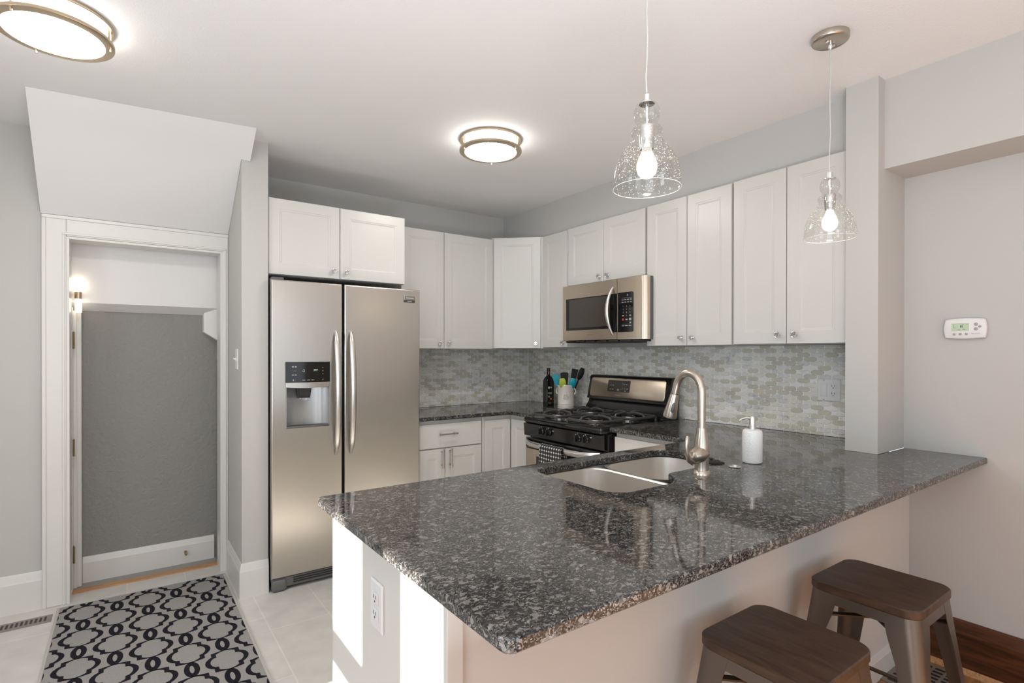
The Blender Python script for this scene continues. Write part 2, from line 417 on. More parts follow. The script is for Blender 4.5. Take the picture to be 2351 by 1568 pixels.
def rpoly(pts, r, n=5):
    """polygon with rounded corners; r one radius or one per corner"""
    out = []; N = len(pts); rr = r if isinstance(r, (list, tuple)) else [r] * N
    for i in range(N):
        p = Vector(pts[i]); a = Vector(pts[i - 1]) - p; b = Vector(pts[(i + 1) % N]) - p; q = rr[i]
        if q <= 0: out.append((p.x, p.y)); continue
        a.normalize(); b.normalize(); ang = a.angle(b); d = q / math.tan(ang / 2)
        cen = p + (a + b).normalized() * (q / math.sin(ang / 2))
        s0 = p + a * d - cen; s1 = p + b * d - cen
        a0 = math.atan2(s0.y, s0.x); da = math.atan2(s1.y, s1.x) - a0
        while da > PI: da -= 2 * PI
        while da < -PI: da += 2 * PI
        for k in range(n + 1): out.append((cen.x + q * math.cos(a0 + da * k / n), cen.y + q * math.sin(a0 + da * k / n)))
    return out
def offset(poly, d):
    """move a ccw polygon inward by d"""
    N = len(poly); out = []
    for i in range(N):
        p0, p1, p2 = Vector(poly[i - 1]), Vector(poly[i]), Vector(poly[(i + 1) % N])
        e0 = (p1 - p0).normalized(); e1 = (p2 - p1).normalized()
        n0 = Vector((-e0.y, e0.x)); n1 = Vector((-e1.y, e1.x)); nn = (n0 + n1)
        if nn.length < 1e-6: nn = n0
        nn.normalize(); k = max(0.35, nn.dot(n0)); q = p1 + nn * (d / k); out.append((q.x, q.y))
    return out

# ------------------------------------------------------------------ room shell
H = 2.523
XW, XK = 2.879, 2.963          # dining wall plane, kitchen wall plane
YB = 3.868                     # kitchen back wall
YD = 3.735                     # door wall
XL, YR = -1.70, -3.20
b = MB(); b.box(XL, 3.06, 0.905, 3.9, -0.06, 0); struct('floor', b, M_tilefloor)
b = MB(); b.box(XL, 3.06, YR, 0.905, -0.06, 0); struct('floor', b, M_oak)
b = MB(); b.box(-0.5, 1.3, 3.9, 4.06, -0.06, 0); struct('floor', b, pbr('grey_landing_tile', (0.30, 0.285, 0.265), 0.5))
b = MB(); b.box(XL - 0.1, 3.06, YR - 0.1, 4.1, H, H + 0.1); struct('ceiling', b, M_ceil)
b = MB(); b.box(0.645, 3.06, YB, YB + 0.1, 0, H); struct('wall_back', b, M_wall)
b = MB(); b.box(XK, 3.06, 1.069, YB, 0, H); struct('wall_right', b, M_wall)
b = MB(); b.box(2.686, XK, 1.069, YB, 2.262, H); struct('wall_soffit', b, M_wall)
b = MB(); b.box(2.59, 3.06, 0.9415, 1.069, 0.9155, H); struct('wall_stub', b, M_wall)
b = MB(); b.box(XW, 3.06, YR, 0.9415, 0, H); struct('wall_dining', b, M_wall)
b = MB(); b.box(2.654, XW, YR, 0.9415, 2.14, H); struct('wall_beam', b, M_wall)
b = MB(); b.box(0.51, 0.645, 3.245, 3.968, 0, H); struct('wall_column', b, M_wall)
b = MB(); b.box(XL, -0.265, YD, 3.855, 0, H); b.box(-0.265, 0.51, YD, 3.855, 1.975, H); b.box(0.483, 0.51, YD, 3.855, 0, 1.975)
struct('wall_door', b, M_wall)
# half wall of the peninsula (knee wall along the dining side and its end panel)
b = MB(); b.box(0.50, XW, 0.92, 1.02, 0, 0.888); b.box(0.50, 0.545, 1.02, 1.614, 0, 0.888)
struct('wall_peninsula', b, M_knee)
b = MB(); b.box(0.4985, 0.535, 0.906, 0.92, 0, 0.888, 0.002); struct('trim_3', b, M_knee)
# left wall with the sunny window, rear wall with two windows, side window
def wall_open(name, axis, a, bb, lo, hi, openings, mat):
    """wall in plane axis between a and bb, running lo..hi, with openings (u0,u1,z0,z1)"""
    m_ = MB(); us = sorted({lo, hi, *[o[0] for o in openings], *[o[1] for o in openings]})
    for u0, u1 in zip(us, us[1:]):
        op = [o for o in openings if o[0] <= u0 and o[1] >= u1]
        spans = [(0, H)] if not op else [(0, op[0][2]), (op[0][3], H)]
        for z0, z1 in spans:
            if axis == 'x': m_.box(a, bb, u0, u1, z0, z1)
            else: m_.box(u0, u1, a, bb, z0, z1)
    struct(name, m_, mat)
dX = 0.5 - (XL - 0.0)
tz = math.tan(SUN_EL)
zh = 0.911 + (0.457 - (XL - 0.1)) * tz                 # window head so that the sun just misses the worktop
wall_open('wall_left', 'x', XL - 0.1, XL, YR, YD, [(0.933, 2.20, 1.05, zh), (-1.8, 0.0, 0.6, 2.3)], M_wall)
wall_open('wall_rear', 'y', YR - 0.1, YR, XL, XW, [(-1.2, 0.5, 0.6, 2.3), (0.8, 2.5, 0.6, 2.3)], M_wall)
def window(name, axis, p, u0, u1, z0, z1, mull=None, rail=None):
    t = bpy.data.objects.new(name, None); COL.objects.link(t); t['kind'] = 'structure'
    f = MB(); w = 0.05
    def bx(a0, a1, c0, c1, d0=-0.03, d1=0.03):
        if axis == 'x': f.box(p + d0, p + d1, a0, a1, c0, c1)
        else: f.box(a0, a1, p + d0, p + d1, c0, c1)
    t0 = 0.0
    bx(u0 - w, u0 - t0, z0 - w, z1 + w); bx(u1 + t0, u1 + w, z0 - w, z1 + w); bx(u0, u1, z0 - w, z0); bx(u0, u1, z1, z1 + w)
    if mull: bx(mull[0], mull[1], z0, z1)
    if rail: bx(u0, u1, rail[0], rail[1])
    obj('window_frame', f, M_trimw, t, kind='structure', smooth=None)
    g = MB()
    if axis == 'x': g.box(p - 0.034, p - 0.031, u0, u1, z0, z1)
    else: g.box(u0, u1, p - 0.034, p - 0.031, z0, z1)
    obj('window_pane', g, M_pane, t, kind='structure', smooth=None)
rz = (0.487 + dX * tz)
window('window_1', 'x', XL - 0.03, 0.933, 2.20, 1.05, zh, (1.117, 1.374), (rz - 0.041, rz + 0.041))
window('window_2', 'y', YR - 0.06, -1.2, 0.5, 0.6, 2.3, None, (1.42, 1.48))
window('window_3', 'y', YR - 0.06, 0.8, 2.5, 0.6, 2.3, None, (1.42, 1.48))
window('window_4', 'x', XL - 0.06, -1.8, 0.0, 0.6, 2.3, None, (1.42, 1.48))
# sloped underside of the staircase over the door
zt = 2.075
s_at = lambda y: zt + (H - zt) * (3.712 - y) / (3.712 - 3.17)
b2 = MB()
yA, yB_, xa, xb = 3.187, 3.070, -0.365, 0.509          # where the slope meets the ceiling, left and right
yJ = yB_ + (yB_ - yA) * 0.044 / (xb - xa)
NS = 16; L_ = []
for k in range(NS + 1):
    x_ = xa + (xb - xa) * k / NS; y_ = yA + (yB_ - yA) * k / NS
    L_.append([(x_, YD - 0.0005, zt), (x_, YD - 0.0005, H - 0.0005), (x_, y_, H - 0.0005)] + [(x_, y_ + (3.712 - y_) * q / 6, H + (zt - H) * q / 6) for q in range(1, 7)])
b2.loft(L_)
zJ = lambda y, y0: zt + (H - zt) * (3.712 - y) / (3.712 - y0)
b2.loft([[(xb - 0.002, 3.243, zJ(3.243, yB_)), (xb - 0.002, 3.243, H - 0.0005), (xb - 0.002, yB_, H - 0.0005)],
         [(0.553, 3.243, zJ(3.243, yJ)), (0.553, 3.243, H - 0.0005), (0.553, yJ, H - 0.0005)]])
struct('ceiling_slope', b2, M_slope, smooth=20)
# stairwell behind the door opening
b = MB(); b.box(-0.5, 1.3, 4.01, 4.07, -0.06, H); struct('wall_stair_back', b, M_stairwall)
b = MB(); b.box(-0.36, -0.266, 3.856, 4.01, 0, H); struct('wall_stair_left', b, M_slope)
b = MB(); b.box(0.66, 0.72, 3.97, 4.01, 0, H); b.box(0.4775, 0.72, 3.95, 3.97, 1.3, 1.84); struct('wall_stair_right', b, M_wall)
b = MB(); b.prism([(3.872, H), (3.878, 2.0), (3.925, 1.632), (4.009, 1.59), (4.009, H)], 'x', -0.265, 0.476)
b.prism([(0.40, 1.60), (0.40, 1.478), (0.54, 1.388), (0.66, 1.31), (0.66, 1.42), (0.4765, 1.545), (0.4765, 1.63)], 'y', 3.93, 4.009)
struct('ceiling_stair', b, M_slope)
# casing, jambs, threshold
def cased(m_, x0, x1, z0, z1): m_.box(x0, x1, 3.713, YD, z0, z1, 0.004)
b = MB(); cased(b, -0.36, -0.262, 0, 2.072); cased(b, 0.478, 0.509, 0, 1.97); cased(b, -0.262, 0.509, 1.968, 2.072)
b.box(-0.362, -0.345, 3.706, 3.73, 0, 2.0545, 0.003); b.box(-0.362, 0.509, 3.706, 3.73, 2.055, 2.073, 0.003)
b.box(-0.280, -0.268, 3.708, 3.73, 0, 1.9745, 0.003); b.box(-0.28, 0.498, 3.708, 3.73, 1.975, 1.987, 0.003); b.box(0.488, 0.498, 3.708, 3.73, 0, 1.9745, 0.003)
struct('trim_1', b, M_trimw)
b = MB(); b.box(-0.262, -0.25, 3.716, 3.856, 0, 1.9548); b.box(0.466, 0.478, 3.716, 3.856, 0, 1.9548); b.box(-0.262, 0.478, 3.716, 3.856, 1.955, 1.967)
struct('trim_2', b, M_trimw)
b = MB(); b.box(-0.262, 0.53, 3.842, 3.9, -0.01, 0.008, 0.003); struct('trim_4', b, M_thresh)
# door post beside the landing with its three hinges
b = MB(); b.box(-0.2655, -0.247, 3.858, 3.93, 0.0, 1.60); b.box(-0.2655, -0.232, 3.93, 3.945, 0, 1.585, 0.002); b.box(-0.2655, -0.212, 3.945, 4.009, 0.0, 1.58, 0.003)
post = struct('trim_5', b, M_trimw)
for z in (0.21, 0.81, 1.412):
    h = MB(); h.box(-0.247, -0.244, 3.868, 3.905, z - 0.045, z + 0.045); h.tube([(-0.2415, 3.866, z - 0.045), (-0.2415, 3.866, z + 0.045)], 0.005, 8)
    for k in (-0.015, 0.015): h.tube([(-0.2415, 3.866, z + k - 0.001), (-0.2415, 3.866, z + k + 0.001)], 0.0058, 8)
    h.sphere((-0.2415, 3.866, z + 0.047), 0.005, 8, 6)
    obj('hinge', h, M_brass, post, 'aged brass hinge')
# baseboards
def base_profile(d, hgt): return [(0, 0), (d, 0), (d, hgt * 0.76), (d * 0.85, hgt * 0.80), (d * 0.45, hgt * 0.96), (0.004, hgt), (0, hgt)]
def baseboard(name, pts, d, hgt, mat):
    """pts: open path along the wall foot; the board lies to its left"""
    m_ = MB(); P = [Vector((*p, 0)) for p in pts]; loops = []
    for i, p in enumerate(P):
        t0 = (P[i] - P[i - 1]).normalized() if i else None
        t1 = (P[i + 1] - P[i]).normalized() if i < len(P) - 1 else None
        n0 = Vector((-t0.y, t0.x, 0)) if t0 else None; n1 = Vector((-t1.y, t1.x, 0)) if t1 else None
        nn = n0 if n1 is None else n1 if n0 is None else (n0 + n1) / (1 + n0.dot(n1))
        loops.append([p + nn * a + Vector((0, 0, z)) for a, z in base_profile(d, hgt)])
    m_.loft(loops); return struct(name, m_, mat)
baseboard('baseboard_column', [(0.645, 3.2445), (0.5095, 3.2445), (0.5095, 3.712)], 0.013, 0.19, M_trimw)
baseboard('baseboard_door', [(-0.363, YD - 0.0005), (XL, YD - 0.0005)], 0.015, 0.20, M_trimw)
baseboard('baseboard_knee', [(XW - 0.02, 0.9195), (0.54, 0.9195)], 0.014, 0.105, M_trimw)
baseboard('baseboard_stair', [(0.465, 4.0095), (-0.211, 4.0095)], 0.014, 0.15, M_trimw)
bb = baseboard('baseboard_dining', [(XW - 0.0005, YR), (XW - 0.0005, 0.905)], 0.018, 0.215, M_darkwood)
b = MB(); b.prism(rpoly([(XW - 0.034, 0), (XW - 0.0195, 0), (XW - 0.0195, 0.022)], [0.0, 0, 0.0]), 'y', YR, 0.9); obj('shoe_moulding', b, M_thresh, bb, 'lighter oak shoe moulding', kind='structure')
# mosaic backsplash, one mesh per wall
def mosaic(name, length, x_of, z0=0.9158, z1=1.389):
    m_ = MB(); pw, ph = 0.0715, 0.0232; g = 0.0024
    rows = int((z1 - z0) / ph) + 2
    def P(u, v, d): return x_of(u, d) + (v,)
    m_.mi = 0; m_.loft([[P(0, z0, 0.0005), P(length, z0, 0.0005), P(length, z1, 0.0005), P(0, z1, 0.0005)], [P(0, z0, 0.004), P(length, z0, 0.004), P(length, z1, 0.004), P(0, z1, 0.004)]])
    for r in range(rows):
        for c in range(-1, int(length / pw) + 2):
            cx_ = (c + 0.5 * (r % 2)) * pw; cz = z0 + (r + 0.15) * ph
            a, e, t = pw / 2 - g, ph * 0.26, ph * 0.68 - g
            # long hexagon with curved top and bottom, interlocking with its neighbours
            top = [(-a, e), (-a * 0.62, e + (t - e) * 0.62), (-a * 0.25, e + (t - e) * 0.95), (a * 0.25, e + (t - e) * 0.95), (a * 0.62, e + (t - e) * 0.62), (a, e)]
            poly = [(cx_ + x, cz + z) for x, z in top] + [(cx_ + x, cz - z) for x, z in reversed(top)]
            poly = [(min(max(x, 0.001), length - 0.001), min(max(z, z0 + 0.0005), z1 - 0.0005)) for x, z in poly]
            A = 0.5 * sum(poly[i - 1][0] * poly[i][1] - poly[i][0] * poly[i - 1][1] for i in range(12))
            if abs(A) < 1e-5: continue
            k = random.random(); m_.mi = 1 + (0 if k < 0.30 else 1 if k < 0.60 else 2 if k < 0.78 else 3 if k < 0.97 else 4)
            mx = sum(p[0] for p in poly) / 12; mz = sum(p[1] for p in poly) / 12
            inn = [(mx + (x - mx) * 0.955, mz + (z - mz) * 0.90) for x, z in poly]
            m_.loft([[P(x, z, 0.0035) for x, z in poly], [P(x, z, 0.0065) for x, z in poly], [P(x, z, 0.0078) for x, z in inn]], cap0=False)
    struct(name, m_, [M_grout] + M_tiles, smooth=None)
mosaic('wall_tiles_back', XK - 1.56, lambda u, d: (1.56 + u, YB - d))
mosaic('wall_tiles_right', YB - 0.009 - 1.072, lambda u, d: (XK - d, YB - 0.009 - u))
b = MB(); b.box(XK - 0.0105, XK - 0.0045, YB - 0.0105, YB - 0.0045, 0.9158, 1.389); struct('trim_7', b, M_grout)
b = MB(); b.box(XK - 0.010, XK - 0.0004, 1.0695, 1.0715, 0.9158, 1.389); struct('trim_6', b, M_nickel)

# ------------------------------------------------------------------ cabinets
def door_panel(m_, x0, x1, z0, z1, y=0.0, t=0.02, rail=0.058, flat=False):
    """shaker door with stepped bead; back at y, front at y - t"""
    def R(i, d): return [(x0 + i, y - d, z0 + i), (x1 - i, y - d, z0 + i), (x1 - i, y - d, z1 - i), (x0 + i, y - d, z1 - i)]
    L = [R(0, 0), R(0, t - 0.002), R(0.002, t)]
    if not flat:
        r = min(rail, (x1 - x0) * 0.3)
        L += [R(r, t), R(r + 0.0015, t - 0.0018), R(r + 0.009, t - 0.0022), R(r + 0.0105, t - 0.004), R(r + 0.016, t - 0.0048)]
    m_.loft(L)
def knob(parent, x, y, z):
    k = MB(); R = Matrix.Rotation(PI / 2, 3, 'X')   # z axis -> -y
    k.mi = 0; k.lathe([(0.007, 0), (0.007, 0.002), (0.0045, 0.004), (0.0045, 0.011)], 14, (x, y, z), R, True, True)
    k.mi = 1; k.lathe([(0.006, 0.0112), (0.0135, 0.017), (0.0145, 0.021), (0.009, 0.0275), (0.0, 0.0285)], 8, (x, y, z), R, True, False)
    return obj('knob', k, [M_chrome, M_crystal], parent, 'faceted crystal knob', smooth=0)
def pull(parent, a, c, y, so=0.03):
    """bar pull between points a and c (x,z), standing off the face at y"""
    k = MB(); A = Vector((a[0], y - so, a[1])); C = Vector((c[0], y - so, c[1])); d = (C - A).normalized(); e = 0.014
    k.tube([A - d * e, C + d * e], 0.0052, 10)
    for P in (A, C):
        k.tube([(P.x, y, P.z), (P.x, y - so, P.z)], 0.0048, 10)
        for s_ in (-0.006, 0.006): k.tube([P + d * (s_ - 0.0015), P + d * (s_ + 0.0015)], 0.0075, 10)
    for P, s_ in ((A, -1), (C, 1)): k.tube([P + d * s_ * (e - 0.001), P + d * s_ * (e + 0.003)], 0.007, 10)
    return obj('handle', k, M_nickel, parent, 'brushed nickel bar pull')
def cabinet(name, label, loc, rot, w, d, z0, z1, doors, group=None, drawers=(), toe=False, body=None, cat='cabinet'):
    """front of the carcass at local y=0, doors 2 cm in front of it; doors: (x0,x1,z0,z1,(knob x,z) or (pull a,c))"""
    t = thing(name, label, cat, loc, rot, group)
    m_ = MB()
    if body: body(m_)
    else:
        m_.box(0.001, w - 0.001, 0.001, d, z0 + (0.1 if toe else 0), z1, 0.001)
        if toe: m_.box(0.001, w - 0.001, 0.07, d, z0, z0 + 0.1)
    obj('carcass', m_, M_cab, t)
    for x0, x1, a, c, hw in doors:
        m_ = MB(); door_panel(m_, x0, x1, a, c); dd = obj('door', m_, M_cab, t, smooth=0)
        if hw:
            if isinstance(hw[0], tuple): pull(dd, hw[0], hw[1], -0.02)
            else: knob(dd, hw[0], -0.0202, hw[1])
    for x0, x1, a, c, hw in drawers:
        m_ = MB(); door_panel(m_, x0, x1, a, c, flat=True); dd = obj('drawer', m_, M_cab, t, smooth=0)
        if hw: pull(dd, hw[0], hw[1], -0.02)
    return t
G = 'white wall cabinets'
ZU0, ZU1 = 1.390, 2.257
# over the fridge (deep)
cabinet('wall_cabinet', 'short deep white two-door wall cabinet above the refrigerator', (0.648, 3.28, 0), 0, 0.832, YB - 0.001 - 3.28, 1.793, 2.227,
        [(0.002, 0.404, 1.794, 2.226, (0.367, 1.841)), (0.408, 0.830, 1.794, 2.226, (0.446, 1.839))], G)
# left wall
cabinet('wall_cabinet', 'tall white two-door wall cabinet right behind the refrigerator, above the back wall outlet', (1.575, 3.558, 0), 0, 0.781, YB - 0.001 - 3.558, ZU0 - 0.012, ZU1 - 0.012,
        [(0.002, 0.343, ZU0 - 0.011, ZU1 - 0.013, (0.303, 1.417)), (0.347, 0.779, ZU0 - 0.011, ZU1 - 0.013, (0.379, 1.419))], G)
# diagonal corner cabinet
cx0, cy0, cx1, cy1 = 2.357, 3.538, 2.633, 3.268
dl = math.hypot(cx1 - cx0, cy1 - cy0); ang = math.atan2(cy1 - cy0, cx1 - cx0)
def corner_body(m_):
    Ri = Matrix.Rotation(-ang, 2)
    nx, ny = math.sin(ang), -math.cos(ang)     # outward normal
    def loc(p): q = Ri @ (Vector(p) - Vector((cx0 - nx * 0.02, cy0 - ny * 0.02))); return (q.x, q.y)
    P = [loc(p) for p in ((2.3585, YB - 0.001), (2.3585, 3.558), (2.653, 3.2685), (XK - 0.001, 3.2685), (XK - 0.001, YB - 0.001))]
    m_.prism(P, 'z', ZU0 - 0.006, ZU1)
nx, ny = math.sin(ang), -math.cos(ang)
cabinet('wall_cabinet', 'white diagonal corner wall cabinet with a single door', (cx0 - nx * 0.02, cy0 - ny * 0.02, 0), ang, dl, 0.3, ZU0, ZU1,
        [(0.006, dl - 0.008, ZU0 - 0.005, ZU1 - 0.001, (dl - 0.045, 1.422))], G, body=corner_body)
XC = 2.653                                     # carcass fronts on the right wall
dR = XK - 0.001 - XC
cabinet('wall_cabinet', 'narrow single-door white wall cabinet between corner cabinet and microwave', (XC, 3.267, 0), ROT_R, 0.303, dR, ZU0, ZU1,
        [(0.010, 0.298, ZU0 + 0.001, ZU1 - 0.006, (0.262, 1.424))], G)
cabinet('wall_cabinet', 'short white two-door wall cabinet directly above the microwave', (XC, 2.963, 0), ROT_R, 0.735, dR, 1.836, ZU1,
        [(0.003, 0.360, 1.837, ZU1 - 0.001, (0.330, 1.873)), (0.363, 0.724, 1.837, ZU1 - 0.001, (0.408, 1.873))], G)
cabinet('wall_cabinet', 'tall white two-door wall cabinet just right of the microwave', (XC, 2.226, 0), ROT_R, 0.584, dR, ZU0, ZU1 + 0.001,
        [(0.003, 0.293, ZU0 + 0.001, ZU1, (0.258, 1.437)), (0.297, 0.577, ZU0 + 0.001, ZU1, (0.336, 1.436))], G)
cabinet('wall_cabinet', 'tall white two-door wall cabinet next to the wall pillar, behind the right pendant', (XC, 1.640, 0), ROT_R, 0.569, dR, ZU0 + 0.002, ZU1 + 0.004,
        [(0.003, 0.284, ZU0 + 0.003, ZU1 + 0.003, (0.248, 1.438)), (0.288, 0.567, ZU0 + 0.003, ZU1 + 0.003, (0.330, 1.437))], G)
# base cabinets
GB = 'white base cabinets'
cabinet('base_cabinet', 'white base cabinet with a drawer over two doors beside the refrigerator', (1.578, 3.278, 0), 0, 0.507, YB - 0.001 - 3.278, 0, 0.884,
        [(0.003, 0.196, 0.11, 0.690, ((0.170, 0.672), (0.170, 0.578))), (0.200, 0.492, 0.11, 0.690, ((0.234, 0.672), (0.234, 0.578)))], GB,
        drawers=[(0.003, 0.492, 0.698, 0.862, ((0.158, 0.792), (0.265, 0.792)))], toe=True)
def corner_base(m_):
    m_.prism([(0, 0), (0.263, 0), (0.263, -0.304), (0.875, -0.304), (0.875, 0.588), (0, 0.588)], 'z', 0.0, 0.884)
t = cabinet('base_cabinet', 'white corner base cabinet with two doors meeting left of the stove', (2.087, 3.278, 0), 0, 0.24, 0.5, 0, 0.884,
        [(0.018, 0.240, 0.11, 0.858, None)], GB, body=corner_base)
m_ = MB(); m_.M = Matrix.Translation((0.263, -0.022, 0)) @ Matrix.Rotation(ROT_R, 4, 'Z'); door_panel(m_, 0.002, 0.278, 0.11, 0.858); obj('door', m_, M_cab, t, smooth=0)
cabinet('base_cabinet', 'white base cabinet right of the stove, mostly hidden behind the peninsula worktop', (2.315, 2.178, 0), ROT_R, 0.56, XK - 0.001 - 2.315, 0, 0.884,
        [(0.004, 0.276, 0.11, 0.70, None), (0.280, 0.552, 0.11, 0.70, None)], GB, drawers=[(0.004, 0.552, 0.708, 0.862, None)], toe=True)
# sink run under the peninsula: fronts face the kitchen, open top for the bowls
def sink_base(m_):
    w, d = 1.748, 0.575
    m_.box(0, 0.018, 0, d, 0.1, 0.884); m_.box(w - 0.018, w, 0, d, 0.1, 0.884); m_.box(0, w, 0, d, 0.1, 0.118); m_.box(0, w, d - 0.012, d, 0.1, 0.884)
    m_.box(0, w, 0.0, 0.018, 0.1, 0.884); m_.box(0, w, 0.06, d, 0.0, 0.1)
cabinet('base_cabinet', 'white sink base cabinet under the peninsula worktop, facing the stove', (2.30, 1.596, 0), PI, 1.748, 0.575, 0, 0.884,
        [(0.004 + i * 0.436, 0.432 + i * 0.436, 0.11, 0.862, None) for i in range(4)], GB, body=sink_base)

# ------------------------------------------------------------------ worktops
def slab(name, poly, z0, z1, hole=None, ch=0.004):
    m_ = MB(); bm = m_.bm
    def ring(p, z): return [bm.verts.new((x, y, z)) for x, y in p]
    def edges(vs): return [bm.edges.get((vs[i], vs[(i + 1) % len(vs)])) or bm.edges.new((vs[i], vs[(i + 1) % len(vs)])) for i in range(len(vs))]
    def sides(p, sgn):
        lv = [ring(offset(p, sgn * a), z) for a, z in ((ch, z1), (ch * 0.3, z1 - ch * 0.3), (0, z1 - ch), (0, z0 + ch), (ch, z0))]
        for a, b_ in zip(lv, lv[1:]):
            for i in range(len(a)): bm.faces.new((a[i], a[(i + 1) % len(a)], b_[(i + 1) % len(a)], b_[i]))
        return lv[0], lv[-1]
    top, bot = sides(poly, 1)
    et, eb = edges(top), edges(bot)
    if hole:
        t2, b2_ = sides(hole, -1); et += edges(t2); eb += edges(b2_)
    bmesh.ops.triangle_fill(bm, use_beauty=True, use_dissolve=False, edges=et)
    bmesh.ops.triangle_fill(bm, use_beauty=True, use_dissolve=False, edges=eb)
    return m_
ZC, TH = 0.915, 0.0265
pen = rpoly([(0.457, 0.649), (XW - 0.0015, 0.649), (XW - 0.0015, 0.9405), (2.5895, 0.9405), (2.5895, 1.070), (XK - 0.0008, 1.070), (XK - 0.0008, 2.194), (2.272, 2.194), (2.272, 1.635), (0.457, 1.635)],
            [0.022, 0, 0, 0, 0, 0, 0, 0.004, 0.012, 0.022])
hole = rpoly([(1.205, 1.132), (1.505, 1.132), (1.565, 1.232), (1.955, 1.232), (1.955, 1.562), (1.205, 1.562)], [0.075, 0.07, 0.05, 0.09, 0.09, 0.075], 7)
w1 = obj('worktop', slab('worktop', pen, ZC - TH, ZC, hole), M_granite, None, smooth=0, label='large dark grey granite peninsula worktop with the sink cut out', cat='worktop')
lft = [(1.572, 3.236), (2.305, 3.236), (2.305, 2.951), (XK - 0.0008, 2.951), (XK - 0.0008, YB - 0.0008), (1.572, YB - 0.0008)]
w2 = obj('worktop', slab('worktop', rpoly(lft, [0.004, 0.01, 0.004, 0, 0, 0]), ZC - TH, ZC), M_granite, None, smooth=0, label='dark granite corner worktop between refrigerator and stove, under the crock', cat='worktop')

# ------------------------------------------------------------------ sink, faucet and things on the worktop
sk = thing('kitchen_sink', 'undermount stainless double-bowl sink in the peninsula worktop', 'sink', (1.58, 1.35, 0.70))
def bowl(x0, x1, y0, y1, depth, rc):
    m_ = MB(); o = Vector((1.58, 1.35, 0.70))
    def ring(i, z, r): return [(x - o.x, y - o.y, z - o.z) for x, y in rpoly([(x0 + i, y0 + i), (x1 - i, y0 + i), (x1 - i, y1 - i), (x0 + i, y1 - i)], max(0.02, r), 6)]
    zt_ = ZC - TH - 0.001
    m_.loft([ring(-0.014, zt_, rc + 0.012), ring(-0.003, zt_, rc), ring(0.002, zt_ - 0.004, rc), ring(0.006, zt_ - depth * 0.75, rc), ring(0.012, zt_ - depth * 0.93, rc - 0.005), ring(0.035, zt_ - depth, rc - 0.02),
             ring((x1 - x0) * 0.36, zt_ - depth - 0.004, 0.05)], cap0=False)
    return m_
obj('bowl', bowl(1.200, 1.528, 1.125, 1.568, 0.20, 0.085), M_sink, sk)
obj('bowl', bowl(1.558, 1.962, 1.226, 1.568, 0.18, 0.095), M_sink, sk)
for x, y in ((1.36, 1.34), (1.76, 1.40)):
    m_ = MB(); z = 0.89 - (0.205 if x < 1.5 else 0.185) - 0.70 + 0.0; m_.lathe([(0.045, 0.0), (0.043, 0.003), (0.03, 0.0015), (0.0, 0.001)], 20, (x - 1.58, y - 1.35, z)); obj('drain', m_, M_chrome, sk)

fc = thing('kitchen_faucet', 'tall brushed nickel gooseneck pull-down faucet behind the sink', 'faucet', (1.655, 1.150, ZC))
b = MB(); b.lathe([(0.031, 0.0), (0.031, 0.005), (0.028, 0.012), (0.0245, 0.016), (0.0235, 0.03), (0.0255, 0.05), (0.0268, 0.075), (0.0262, 0.10), (0.0225, 0.125), (0.0175, 0.15), (0.0165, 0.165)], 28, cap0=True, cap1=True)
obj('base', b, M_nickel, fc)
path = [(0, 0, 0.15), (0, 0, 0.25)]; cyc, rc_ = 0.0545, 0.0545
for i in range(0, 17):
    a = PI - (PI * 0.93) * i / 16; path.append((0, cyc + rc_ * math.cos(a), 0.292 + rc_ * 1.2 * math.sin(a)))
e = Vector(path[-1]); d = (Vector(path[-1]) - Vector(path[-2])).normalized()
p1 = e + d * 0.028; path.append(tuple(p1))
b = MB(); b.tube(path, 0.0138, 16, up=(1, 0, 0)); obj('spout', b, M_nickel, fc)
b = MB(); q = [p1 + d * k for k in (0.001, 0.006, 0.04, 0.085, 0.092)]; b.tube(q, [0.0150, 0.0158, 0.0195, 0.0255, 0.0245], 20, up=(1, 0, 0)); sh = obj('spray_head', b, M_nickel, fc)
b = MB(); b.tube([p1 - d * 0.001, p1 + d * 0.0018], 0.0142, 16, up=(1, 0, 0)); obj('seal_ring', b, M_slot, sh, 'black seal ring')
b = MB(); bp_ = p1 + d * 0.055 + Vector((-0.0135, -0.0165, 0)); b.tube([bp_ - d * 0.02, bp_ - d * 0.012, bp_ + d * 0.012, bp_ + d * 0.02], [0.002, 0.0062, 0.0072, 0.002], 10); obj('button', b, M_darkgrey, sh, 'dark oval spray button')
# side lever
b = MB(); b.tube([(0.012, -0.004, 0.075), (-0.014, -0.002, 0.073), (-0.034, 0, 0.070), (-0.050, 0.001, 0.066), (-0.058, 0.001, 0.062)], [0.022, 0.0290, 0.0280, 0.021, 0.007], 18)
lv = obj('lever_hub', b, M_nickel, fc)
b = MB(); b.tube([(-0.030, 0.0, 0.054), (-0.050, 0.001, 0.050), (-0.068, 0.002, 0.060), (-0.078, 0.003, 0.082), (-0.081, 0.003, 0.107), (-0.079, 0.002, 0.130), (-0.077, 0.002, 0.142)], [0.012, 0.0135, 0.0125, 0.010, 0.0085, 0.009, 0.005], 14, flat=(1.0, 0.75))
obj('lever', b, M_nickel, fc)

